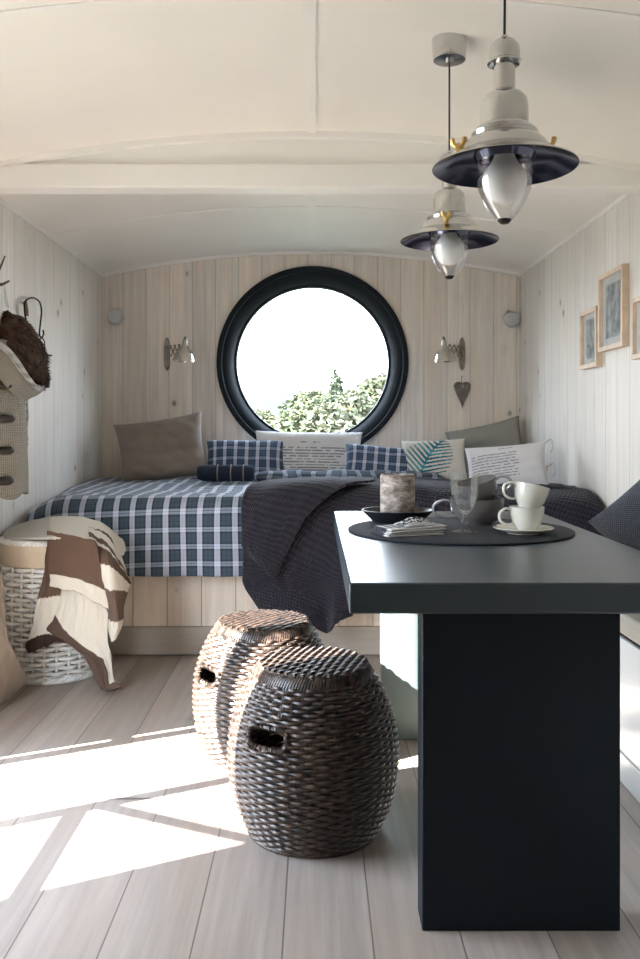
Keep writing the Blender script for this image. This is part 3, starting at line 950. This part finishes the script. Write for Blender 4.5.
# cups
def cup(name, label, group, r_, h_, m_, hm, big=False):
    root = thing(name, label, 'cup', (0, 0, 0), group)
    if big:
        pr = [(.001, .0), (r_ * .55, 0), (r_ * .58, .006), (r_ * .80, h_ * .22), (r_ * .95, h_ * .55), (r_, h_), (r_ - .003, h_), (r_ * .91, h_ * .55), (r_ * .72, h_ * .2), (.001, h_ * .12)]
    else:
        pr = [(.001, .0), (r_ * .52, 0), (r_ * .55, .004), (r_ * .62, .008), (r_ * .84, h_ * .35), (r_ * .96, h_ * .7), (r_, h_), (r_ - .0028, h_), (r_ * .91, h_ * .7), (r_ * .76, h_ * .33), (r_ * .4, h_ * .12), (.001, h_ * .1)]
    MB().lathe(pr, 48).build('cup_body', m_, root)
    hs = h_ * .78
    pts = curve([(r_ * .93, 0, h_ * .84), (r_ * 1.25, 0, h_ * .93), (r_ * 1.62, 0, h_ * .74), (r_ * 1.58, 0, h_ * .42), (r_ * 1.2, 0, h_ * .26), (r_ * .80, 0, h_ * .30)], 24)
    MB().tube(pts, .0062 if not big else .008, 8, flat=.6).build('handle', hm, root)
    return root
sau = tag(MB().lathe([(.001, 0), (.045, 0), (.047, .003), (.078, .012), (.083, .016), (.081, .0175), (.05, .0075), (.001, .006)], 56).build('saucer', M['white_cer']),
    'ivory saucer under the stacked white cups', 'saucer')
sau.location = (.572, 2.375, TM)
c1 = cup('teacup', 'ivory teacup standing upright on the saucer', None, .048, .066, M['white_cer'], M['white_cer'])
c1.location = (.582, 2.375, TM + .0076); c1.rotation_euler = (0, 0, R(188))
cc = dup(c1, (.584, 2.372, TM + .0076 + .060), (R(4), R(-13), R(186)), 'ivory teacup tilted on top of the upright ivory teacup')
g1 = cup('bowl_cup', 'wide warm grey cup behind the glass goblet, lower of two', None, .082, .078, M['grey_cer'], M['grey_cer_l'], True)
g1.location = (.487, 2.600, TM); g1.rotation_euler = (0, 0, R(186))
g2 = cup('bowl_cup', 'warm grey cup tipped inside the wide grey cup', None, .062, .070, M['grey_cer'], M['grey_cer_l'], True)
g2.location = (.500, 2.605, TM + .064); g2.rotation_euler = (R(8), R(-14), R(-10))

# ------------------------------------------------------------------ bench (right)
bn = thing('bench', 'white panelled storage bench along the right wall behind the table', 'bench', (1.1, 2.5, 0))
Lbn = local(bn)
def bpart(nm, b_, m_, **k):
    o = b_.build(nm, m_, bn, **k); o.matrix_parent_inverse = Lbn
bpart('bench_body', MB().box(.905, XR - .003, -.4, 3.93, .09, .425), M['bench'], smooth=False, bevel=.003)
bpart('plinth', MB().box(.90, XR - .003, -.4, 3.93, .001, .088), M['bench'], smooth=False, bevel=.003)
bpart('shadow_gap', MB().box(.915, XR - .01, -.39, 3.92, .425, .437), M['gap'], smooth=False)
bpart('seat_pad', MB().box(.90, XR - .003, -.4, 3.93, .437, .50), M['benchlid'], bevel=.012)

# ------------------------------------------------------------------ pendant lamps
def pendant():
    root = thing('pendant_lamp', 'x', 'lamp', (0, 0, 0), 'ship-style pendant lamps over the table')
    top = vault(.36) - 1.562
    lb_ = MB().lathe([(.139, 0), (.139, .002), (.125, .010), (.100, .022), (.086, .030), (.084, .036), (.080, .044), (.070, .054), (.062, .058), (.064, .066), (.058, .072),
                (.050, .075), (.048, .080), (.046, .082), (.0455, .118), (.043, .132), (.034, .142), (.024, .147), (.0205, .150), (.0205, .205)], 64).build('lamp_body', M['alu'], root)
    MB().lathe([(.138, -.001), (.120, .008), (.098, .018), (.080, .022), (.060, .024), (.052, .012), (.050, .018)], 64).build('reflector', M['reflector'], root)
    MB().lathe([(.001, .256), (.007, .256), (.008, .248), (.020, .246), (.028, .236), (.0295, .225), (.0295, .208), (.033, .205), (.033, .202), (.029, .201), (.020, .206), (.001, .206)], 40).build('cap', M['alu'], root)
    g_ = MB().lathe([(.049, .016), (.053, .0), (.0535, -.018), (.050, -.040), (.042, -.062), (.030, -.083), (.018, -.098), (.012, -.102)], 40).build('glass_shade', M['lampglass'], root, solid=.0015)
    MB().lathe([(.001, -.108), (.008, -.108), (.013, -.103), (.013, -.100), (.001, -.100)], 24).build('glass_tip', M['iron'], g_)
    MB().lathe([(.001, -.069)] + [(.043 * math.sin(a), -.026 - .043 * math.cos(a)) for a in [PI * q / 14 for q in range(1, 12)]] + [(.02, .022), (.02, .03)], 32).build('bulb', M['frost'], root)
    for a in (R(8), R(172)):
        b = MB(); c_ = Vector((.088 * math.cos(a), .088 * math.sin(a), .03)); tn = Vector((math.cos(R(-30)), math.sin(R(-30)), 0))
        b.tube([c_, c_ + Vector((0, 0, .022))], .004, 8)
        b.tube([c_ + Vector((0, 0, .008)), c_ + Vector((0, 0, .014))], .0075, 8)
        for s_ in (-1, 1):
            b.tube(curve([c_ + Vector((0, 0, .014)), c_ + tn * s_ * .010 + Vector((0, 0, .020)), c_ + tn * s_ * .013 + Vector((0, 0, .032))], 8), [.0042] * 5 + [.005] * 4, 6)
        b.build('wing_nut', M['brass'], lb_)
    MB().tube([(0, 0, .25), (.001, 0, top * .6), (0, 0, top - .06)], .0026, 6).build('cord', M['cord'], root)
    MB().lathe([(.001, top - .086), (.012, top - .086), (.012, top - .078), (.045, top - .076), (.047, top - .070), (.050, top - .012), (.054, top - .010), (.054, top - .004), (.050, top + .004), (.001, top + .004)], 48).build('ceiling_rose', M['alu'], root)
    return root
pl = pendant(); pl.location = (.366, 1.67, 1.553); pl['label'] = 'nearer silver pendant lamp with clear glass, hanging higher in view'
p2 = dup(pl, (.380, 2.45, 1.580), (0, 0, R(-113)), 'farther silver pendant lamp with its round ceiling rose in view')

# ------------------------------------------------------------------ wall items on the back wall
def disc(px, py):
    p = P(px, py, YB)
    b = MB().lathe([(.001, .055), (.030, .055), (.042, .050), (.048, .038), (.050, .012), (.050, 0), (.001, 0)], 40, Matrix.Rotation(PI / 2, 4, 'X'))
    return b, p
b, p = disc(116, 317); o = b.build('wall_light', M['puck']); o.location = (XL + .085, YB, p.z)
tag(o, 'small round frosted wall light in the left corner above the bed', 'light')
o = dup(o, (XR - .056, YB, P(512, 320, YB).z), None, 'small round frosted wall light in the right corner above the bed')
def scissor(px, py, side, label):
    p = P(px, py, YB)
    root = thing('scissor_lamp', label, 'lamp', (p.x, YB, p.z), 'nickel scissor wall lamps')
    b = MB()
    b.grid(lambda a, q: Vector((.024 * math.cos(a * 2 * PI) * q, -.012 if q < .98 else 0, .105 * math.sin(a * 2 * PI) * q * (1 if True else 0))), 40, 10, closeu=True)
    pts = []
    b = MB(); n_ = 40; v = []; f = []
    for yy, sc_ in ((0, 1.), (-.007, 1.), (-.012, .8)):
        for k in range(n_):
            a = 2 * PI * k / n_
            cz = math.copysign(abs(math.sin(a)) ** .7, math.sin(a))
            v.append((.020 * math.cos(a) * sc_, yy, (.105 * cz) * (sc_ if sc_ == 1 else .94)))
    for j in range(2):
        for k in range(n_):
            f.append((j * n_ + k, j * n_ + (k + 1) % n_, (j + 1) * n_ + (k + 1) % n_, (j + 1) * n_ + k))
    f.append(tuple(2 * n_ + k for k in range(n_))); f.append(tuple(reversed(range(n_))))
    b.add(v, f).build('wall_plate', M['nickel'], root)
    # scissor arm
    A = Vector((0, -.018, .015)); Bp = Vector((side * .130, -.165, .015)); d_ = Bp - A
    u = d_.normalized(); s_ = Vector((0, 0, 1)); nn = 4
    w_ = u.cross(s_)
    b = MB()
    for k in range(nn):
        c0 = A + d_ * k / nn; c1_ = A + d_ * (k + 1) / nn
        for sg in (-1, 1):
            b.tube([c0 + s_ * .030 * sg + w_ * .003 * sg, c1_ - s_ * .030 * sg + w_ * .003 * sg], .0045, 6, flat=.5)
            b.tube([c0 + s_ * .030 * sg - w_ * .006, c0 + s_ * .030 * sg + w_ * .006], .006, 8)
        m_ = (c0 + c1_) / 2
        b.tube([m_ - w_ * .007, m_ + w_ * .007], .006, 8)
    b.tube([A + s_ * .045 + Vector((0, .01, 0)), A - s_ * .045 + Vector((0, .01, 0))], .006, 8)
    b.build('scissor_arm', M['nickel'], root)
    C_ = Bp + u * .012
    Ms = Matrix.Translation(C_ + Vector((0, 0, -.005))) @ Matrix.Rotation(R(4 * side), 4, 'Y')
    b = MB().lathe([(.014, .062), (.016, .058), (.0175, .030), (.022, .024), (.026, .012), (.045, -.004), (.060, -.028), (.069, -.060), (.070, -.072), (.068, -.072), (.058, -.030), (.04, -.008), (.001, .002)], 48, Ms)
    sh_ = b.build('lamp_shade', M['nickel_br'], root)
    b = MB().lathe([(.001, .082), (.008, .082), (.010, .078), (.010, .064), (.015, .062), (.001, .060)], 20, Ms)
    b.build('switch_knob', M['nickel'], sh_)
    MB().tube([Bp, C_], .009, 8).build('pivot', M['nickel'], root)
    return root
scissor(167, 354, 1, 'nickel scissor wall lamp left of the round window')
scissor(462, 354, -1, 'nickel scissor wall lamp right of the round window')
# heart
def hp(t_):
    x = .052 * math.sin(t_) ** 3
    z = .052 * (13 * math.cos(t_) - 5 * math.cos(2 * t_) - 2 * math.cos(3 * t_) - math.cos(4 * t_)) / 16
    if z < 0: z *= 2.35
    return x, z
pH = P(462, 388, YB)
ht = thing('wooden_heart', 'weathered grey wooden heart hanging under the right scissor lamp', 'ornament', (pH.x, YB - .004, pH.z))
n_ = 64; v = []; f = []
for yy, k_ in ((0, 1.), (-.014, 1.), (-.019, .88), (-.019, .30), (-.012, .26), (0, .26)):
    for q in range(n_):
        x, z = hp(2 * PI * q / n_); v.append((x * k_, yy, z * k_ + (.012 if k_ < .5 else 0)))
for j in range(6):
    j2 = (j + 1) % 6
    for q in range(n_):
        f.append((j * n_ + q, j * n_ + (q + 1) % n_, j2 * n_ + (q + 1) % n_, j2 * n_ + q))
MB().add(v, f).build('heart', M['heart'], ht)
MB().tube(curve([(0, -.008, .02), (-.004, -.006, .05), (0, -.004, .075)], 10), .002, 6).build('hanging_string', M['twig'], ht)
MB().tube([(0, .004, .073), (0, -.01, .075)], .003, 6).build('nail', M['iron'], ht)

# ------------------------------------------------------------------ pictures, right wall
def picture(y0, y1, z0, z1, label, seed, ml, mt):
    root = thing('picture_frame', label, 'picture', (XR, (y0 + y1) / 2, (z0 + z1) / 2), 'small framed pictures on the right wall')
    hw, hh, t_, w_ = (y1 - y0) / 2, (z1 - z0) / 2, .030, .020
    b = MB()
    for a in ((-hw, hw, -hh, -hh + w_), (-hw, hw, hh - w_, hh), (-hw, -hw + w_, -hh + w_, hh - w_), (hw - w_, hw, -hh + w_, hh - w_)):
        b.box(-t_, 0, a[0], a[1], a[2], a[3])
    b.build('frame', M['frame'], root, smooth=False, bevel=.0015)
    bk_ = MB().box(-.010, 0, -hw + .008, hw - .008, -hh + .008, hh - .008).build('backing', M['twig'], root, smooth=False)
    def cf(a, b_):
        if a < ml or a > 1 - ml or b_ < mt or b_ > 1 - mt: return (.88, .93, .96)
        n1 = noise.noise(Vector((a * 7 + seed, b_ * 5, seed))) + .6 * noise.noise(Vector((a * 19, b_ * 13 + seed, 2)))
        k = min(1, max(0, .5 + n1 * .9 - .35 * b_ * 0 ))
        return tuple(x * (1 - k) + y * k for x, y in zip((.10, .15, .20), (.66, .76, .80)))
    MB().grid(lambda a, b_: Vector((-.012, hw - .01 - (2 * hw - .02) * a, -hh + .01 + (2 * hh - .02) * b_)), 60, 70, colf=cf).build('print', M['vc_paper'], bk_, solid=.003)
    MB().box(-.017, -.0155, -hw + .012, hw - .012, -hh + .012, hh - .012).build('glazing', M['pane'], root, smooth=False)
    
picture(3.895, 4.14, 1.325, 1.600, 'small pale-framed picture, lowest and nearest the bed', 3., .22, .14)
picture(3.56, 3.87, 1.385, 1.727, 'larger pale-framed picture, middle and highest of the three', 9., .17, .13)
picture(3.20, 3.462, 1.32, 1.565, 'pale-framed picture cut off by the right edge of the photo', 15., .24, .16)

# ------------------------------------------------------------------ coat and hooks, left wall
def PW(px, py, x=XL + .02):
    d = x * F / (px - 316); return P(px, py, d)
ct = thing('hooded_coat', 'oatmeal knitted duffle coat with brown fur hood hanging on left wall', 'coat', (XL + .09, 3.5, 1.0))
Lc = local(ct)
def cb(b, nm, m_, par=ct, **k):
    o = b.build(nm, m_, par, **k); o.matrix_parent_inverse = Lc if par is ct else Matrix(); return o
def coatf(a, b_):
    z = 1.40 - b_ * .63
    an = a * 2 * PI
    hy = .12 + .075 * min(1, b_ * 2.2) + .01 * math.sin(b_ * 9); hx = .045 + .02 * min(1, b_ * 2)
    fold = 1 + .06 * math.sin(an * 5 + b_ * 3) * b_
    cx_ = XL + .012 + hx
    x = cx_ + hx * math.cos(an) * fold; y = 3.51 + .03 * b_ * 0 + hy * math.sin(an) * fold
    if b_ > .99: z += .01 * math.sin(an * 4)
    return Vector((max(XL + .004, x), y, z))
b = MB().grid(coatf, 64, 60, closeu=True, uvf=lambda a, b_: (a * .8, b_ * .7)); cb(b, 'coat_body', M['coat'], solid=.01)
def sleevef(a, b_):
    z = 1.34 - b_ * .52; an = a * 2 * PI
    rr_ = .046 - .008 * b_
    return Vector((XL + .055 + rr_ * math.cos(an) * (1 + .05 * math.sin(b_ * 30)), 3.735 - .04 * b_ * 0 + rr_ * 1.1 * math.sin(an), z))
b = MB().grid(sleevef, 28, 40, closeu=True, uvf=lambda a, b_: (a * .3, b_ * .6)); cb(b, 'sleeve', M['rib'], solid=.008)
# button placket strip and toggles on side facing the room's near end
for k, zz in enumerate((1.215, 1.083, .957, .838)):
    c_ = coatf(-.115 % 1, (1.40 - zz) / .63)
    nrm = Vector((.75, -.66, 0)).normalized(); tn = Vector((.66, .75, 0)).normalized()
    c_ = c_ + nrm * .012
    b = MB(); b.tube([c_ - tn * .035, c_ - tn * .02, c_ + tn * .02, c_ + tn * .035], [.008, .017, .017, .008], 10)
    tg_ = cb(b, 'toggle', M['toggle'])
    b = MB(); b.tube(curve([c_ - tn * .03, c_ - tn * .07 + Vector((0, 0, .008)), c_ - tn * .11], 8), .004, 6); cb(b, 'toggle_loop', M['toggle'], tg_)
# hood: draped cone with fur
def loft(rings, nu=40):
    rings = [(Vector(c_), rx, ry) for c_, rx, ry in rings]
    cs = [r_[0] for r_ in rings]
    def fn(a, b_):
        c_ = spline(cs, b_)
        q = spline([Vector((r_[1], r_[2], 0)) for r_ in rings], b_)
        an = a * 2 * PI
        return c_ + Vector((q.x * math.cos(an), q.y * math.sin(an), 0))
    return fn
hx = XL + .09
hood = loft([((hx - .05, 3.66, 1.545), .006, .008), ((hx - .03, 3.68, 1.515), .03, .08), ((hx - .01, 3.68, 1.45), .055, .17), ((hx, 3.68, 1.38), .07, .22), ((hx, 3.72, 1.31), .072, .24), ((hx, 3.78, 1.26), .06, .18), ((hx - .01, 3.84, 1.225), .03, .09)])
def hoodn(a, b_):
    p = hood(a, b_); k = .022 * nz3(p, 9) + .010 * nz3(p, 22)
    q = p + Vector((k, k, k)); q.x = max(q.x, XL + .006); return q
b = MB().grid(hoodn, 48, 40, closeu=True, uvf=lambda a, b_: (a, b_)); o = cb(b, 'fur_hood', M['fur'])
b = MB()
for k in range(5200):
    a, b_ = random.random(), random.uniform(.03, .97)
    p = hoodn(a, b_); p2_ = hoodn((a + .01) % 1, b_); p3_ = hoodn(a, min(1, b_ + .01))
    nr = (p2_ - p).cross(p3_ - p)
    if nr.length < 1e-9: continue
    nr.normalize()
    if nr.dot(p - Vector((hx, 3.66, p.z))) < 0: nr = -nr
    if p.x < XL + .02: continue
    tip = p + nr * random.uniform(.008, .018) + Vector((random.uniform(-.008, .008), random.uniform(-.008, .008), -random.uniform(.006, .018)))
    w_ = Vector((random.uniform(-1, 1), random.uniform(-1, 1), random.uniform(-1, 1))).normalized() * .0018
    b.add([p + w_, p - w_, tip], [(0, 1, 2)])
f2 = cb(b, 'fur_pile', M['fur'], smooth=False); f2['kind'] = 'stuff'
# knitted outer edge of the hood
XE = XL + .175
ed = curve([PW(-8, 340, XE), PW(6, 350, XE), PW(17, 364, XE), PW(27, 379, XE - .01), PW(36, 388, XE - .03), PW(43, 386, XE - .07)], 36)
cb(MB().tube(ed, [.012 + .004 * math.sin(PI * q / 36) for q in range(37)], 12), 'hood_edge', M['rib'])
dn = patch([[e_ for e_ in ed[::6]], [e_ + Vector((-.012, -.01, -.03)) for e_ in ed[::6]], [e_ + Vector((-.04, -.02, -.015 - .07 * math.sin(PI * (i + .6) / 6.6))) for i, e_ in enumerate(ed[::6])]])
b = MB().grid(dn, 40, 14, uvf=lambda a, b_: (a * .5, b_ * .15)); cb(b, 'hood_knit', M['coat'], solid=.01)
b = MB().tube([Vector((hx - .05, 3.655, 1.56)), PW(5, 300, XL + .05), PW(4, 283, XL + .05)], .0022, 6)
b.tube([Vector((hx - .05, 3.675, 1.56)), PW(7, 300, XL + .05), PW(4, 283, XL + .05)], .0022, 6)
cb(b, 'hanging_cord', M['string'])
# twig hook
tw = thing('twig_hook', 'forked grey twig used as a coat hook at the left edge', 'hook', PW(0, 283, XL))
Lw = local(tw)
b = MB(); b.tube(curve([PW(-8, 286, XL + .005), PW(-2, 285, XL + .03), PW(3, 284, XL + .055), PW(9, 281, XL + .07)], 14), [.010 - .0004 * q for q in range(15)], 8)
b.tube(curve([PW(-8, 286, XL + .02), PW(-4, 276, XL + .04), PW(1, 266, XL + .05), PW(5, 256, XL + .06)], 14), [.008 - .00035 * q for q in range(15)], 8)
b.tube([PW(-9, 287, XL), PW(-8, 286, XL + .02)], .012, 8)
o = b.build('twig', M['twig'], tw); o.matrix_parent_inverse = Lw
# iron hook with tealight lantern
ih = thing('iron_wall_hook', 'black iron crook hook on the left wall right of the fur hood', 'hook', PW(26, 316, XL))
Li = local(ih); X_ = XL + .028
b = MB().tube(curve([PW(26, 321, X_), PW(24.5, 310, X_), PW(25, 302, X_), PW(29, 298.5, X_), PW(34, 298, X_), (PW(39.5, 302, X_)), PW(41.5, 311, X_), PW(40.5, 322, X_), PW(39.5, 334, X_), PW(41.5, 338, X_), PW(43.5, 334, X_), PW(43, 330, X_)], 60), .0042, 8)
o = b.build('crook', M['iron'], ih); o.matrix_parent_inverse = Li
b = MB().tube([PW(25, 302, X_), PW(26.5, 311, X_), PW(26.5, 316, X_)], .010, 8); o = b.build('rope_wrap', M['rust'], ih); o.matrix_parent_inverse = Li
for q_ in (320, 303):
    o = MB().tube([PW(25.7, q_, XL), PW(25.7, q_, X_)], .005, 8).build('wall_pin', M['iron'], ih); o.matrix_parent_inverse = Li
th_ = thing('tealight_holder', 'hanging wire tealight holder with dark cup, on the iron crook', 'candle holder', PW(43, 386, XL + .05))
Lh = local(th_); X2 = XL + .035
def hpart(nm, b_, m_):
    o = b_.build(nm, m_, th_); o.matrix_parent_inverse = Lh
hpart('wire_bail', MB().tube(curve([PW(38, 366, X2), PW(38.5, 346, X2), PW(39.5, 340, X2), PW(41.5, 336.5, X2), PW(43.5, 340, X2), PW(44.8, 346, X2), PW(44.5, 380, X2)], 40), .003, 6), M['iron'])
hpart('cross_bar', MB().tube([PW(42, 355, X2), PW(51.5, 355.5, X2)], .0045, 8), M['iron'])
pc = PW(44, 382, X2 + .02)
hpart('glass_cup', MB().lathe([(.001, -.028), (.024, -.028), (.027, -.022), (.030, .022), (.028, .022), (.024, -.018), (.001, -.02)], 28, Matrix.Translation(pc)), M['darkcup'])
hpart('support_ring', MB().tube([pc + Vector((.031 * math.cos(a), .031 * math.sin(a), .012)) for a in [2 * PI * q / 28 for q in range(28)]], .003, 6, True).tube([PW(44.5, 378, X2), pc + Vector((-.02, -.02, .012))], .003, 6), M['iron'])

# ------------------------------------------------------------------ outside
g = MB().grid(lambda a, b_: Vector((-150 + 300 * a, -40 + 240 * b_, -1.2 - (.06 * max(0, -40 + 240 * b_ - 6)) + .4 * nz3((a * 20, b_ * 20, 0)))), 40, 60)
struct(g.build('ground', M['grass']))
h = MB().grid(lambda a, b_: Vector((-120 + 240 * a, 230 + 40 * b_, -18 + (27.5 + 5.0 * math.exp(-((a - .42) / .09) ** 2) + 2 * math.exp(-((a - .30) / .05) ** 2) + 1.2 * nz3((a * 14, 0, 0)) + .5 * nz3((a * 60, 1, 0))) * math.sin(min(1, b_ * 1.6) * PI / 2))), 240, 16)
tag(h.build('wooded_hill', M['hill'], origin=(0, 240, -18)), 'pale blue wooded hill far beyond the round window', 'hill')
def tree(px, ptop, d, wid, m_, conifer, label, sd):
    rnd = random.Random(sd)
    p = P(px, ptop, d); gz = -1.2 - .06 * max(0, d - 6) - .3
    root = thing('tree', label, 'tree', (p.x, d, gz), 'trees beyond the round window')
    H_ = p.z - gz
    MB().tube([(0, 0, -.1), (.05, 0, H_ * .5), (0, 0, H_ * .96)], [.16, .10, .02], 8).build('trunk', M['trunk'], root)
    b = MB()
    n_ = 8000
    for k in range(n_):
        if conifer:
            t_ = 1 - rnd.random() ** .6 * .85
            rr_ = 1.25 * wid * (1.05 - t_) * (.6 + .45 * abs(math.sin(t_ * 34)))
        else:
            t_ = rnd.uniform(.25, 1)
            rr_ = wid * math.sin(PI * min(1, max(0, (t_ - .18) / .84))) ** .55
        a = rnd.uniform(0, 2 * PI); q = rnd.random() ** .4
        if not conifer: rr_ *= .75 + .5 * nz3((math.cos(a) * 2, math.sin(a) * 2, t_ * 6 + sd))
        c_ = Vector((rr_ * q * math.cos(a), rr_ * q * math.sin(a), H_ * t_ - (.12 * q * wid if conifer else 0)))
        s_ = rnd.uniform(.04, .10)
        u = Vector((rnd.uniform(-1, 1), rnd.uniform(-1, 1), rnd.uniform(-.5, .5))).normalized() * s_
        w_ = Vector((rnd.uniform(-1, 1), rnd.uniform(-1, 1), rnd.uniform(-1, 1))).normalized() * s_ * .6
        b.add([c_ - u, c_ - w_, c_ + u, c_ + w_], [(0, 1, 2, 3)])
    b.build('foliage', m_, root, smooth=False)
tree(336, 367, 19, 1.3, M['leaf2'], True, 'tallest pointed conifer in the middle of the round window view', 1)
tree(374, 379, 17, 1.0, M['leaf1'], False, 'leafy pale tree inside the right rim of the round window', 2)
tree(356, 391, 14.5, .75, M['leaf3'], False, 'rounded bushy tree low between the conifer and the right tree', 3)
tree(311, 391, 22, 1.25, M['leaf1'], False, 'rounded light green tree just left of the tall conifer', 4)
tree(284, 402, 24, .9, M['leaf2'], True, 'narrow conifer at the left end of the tree line', 5)
tree(262, 411, 22, 1.0, M['leaf3'], False, 'low leafy tree at the far left of the window view', 6)
tree(392, 374, 21, 1.3, M['leaf3'], False, 'tree partly cut by the right window rim, behind the pale tree', 7)
tree(327, 405, 14, .8, M['leaf3'], False, 'low light green bush in front of the tall conifer', 8)
tree(296, 412, 15, .85, M['leaf1'], False, 'low bush in front of the left-hand trees', 9)
tree(350, 383, 25, 1.1, M['leaf2'], True, 'second smaller conifer close behind the tallest one', 10)
# ------------------------------------------------------------------ light
w = bpy.data.worlds.new('World'); sc.world = w; w.use_nodes = True
nt = w.node_tree; bg = nt.nodes['Background']
tc = nt.nodes.new('ShaderNodeTexCoord'); sp = nt.nodes.new('ShaderNodeSeparateXYZ'); nt.links.new(tc.outputs['Generated'], sp.inputs[0])
mr = nt.nodes.new('ShaderNodeMapRange'); nt.links.new(sp.outputs[2], mr.inputs[0]); mr.inputs[1].default_value = -.05; mr.inputs[2].default_value = .6
mx = nt.nodes.new('ShaderNodeMix'); mx.data_type = 'RGBA'; nt.links.new(mr.outputs[0], mx.inputs[0])
mx.inputs[6].default_value = (.90, .95, 1., 1); mx.inputs[7].default_value = (.62, .78, 1., 1)
nt.links.new(mx.outputs[2], bg.inputs[0]); bg.inputs[1].default_value = 8.0
sd = bpy.data.lights.new('sun', 'SUN'); sd.energy = 34; sd.angle = R(.55); sd.color = (1, .965, .92)
so = bpy.data.objects.new('sun', sd); col.objects.link(so)
az = Vector((.894, .447, 0)).normalized(); el = R(33)
dirv = Vector((az.x * math.cos(el), az.y * math.cos(el), -math.sin(el)))
so.rotation_euler = dirv.to_track_quat('-Z', 'Y').to_euler(); so.location = (-6, -3, 6)
def portal(loc, rot, sx, sy):
    l = bpy.data.lights.new('window_portal', 'AREA'); l.shape = 'RECTANGLE'; l.size = sx; l.size_y = sy
    l.cycles.is_portal = True
    o = bpy.data.objects.new('window_portal', l); col.objects.link(o); o.location = loc; o.rotation_euler = rot
portal((XL - .08, 2.04, .85), (0, R(-90), 0), 1.75, 1.06)
portal((-.02, YB + .13, 1.46), (R(-90), 0, 0), 1.2, 1.2)

# ------------------------------------------------------------------ camera
cam = bpy.data.cameras.new('camera'); co = bpy.data.objects.new('camera', cam); col.objects.link(co)
co.location = (0, 0, CAMZ); co.rotation_euler = (R(90), 0, 0)
cam.sensor_width = 36; cam.sensor_fit = 'AUTO'; cam.lens = F / 959 * 36
cam.shift_x = 4 / 959; cam.shift_y = -52.5 / 959
cam.clip_start = .02; cam.clip_end = 1000
sc.camera = co
sc.view_settings.view_transform = 'Standard'; sc.view_settings.look = 'None'; sc.view_settings.gamma = 1
sc.view_settings.use_curve_mapping = False
sc.view_settings.exposure = 1.42
sc.cycles.max_bounces = 10; sc.cycles.diffuse_bounces = 6; sc.cycles.transparent_max_bounces = 12
sc.cycles.use_denoising = True; sc.cycles.sample_clamp_indirect = 8
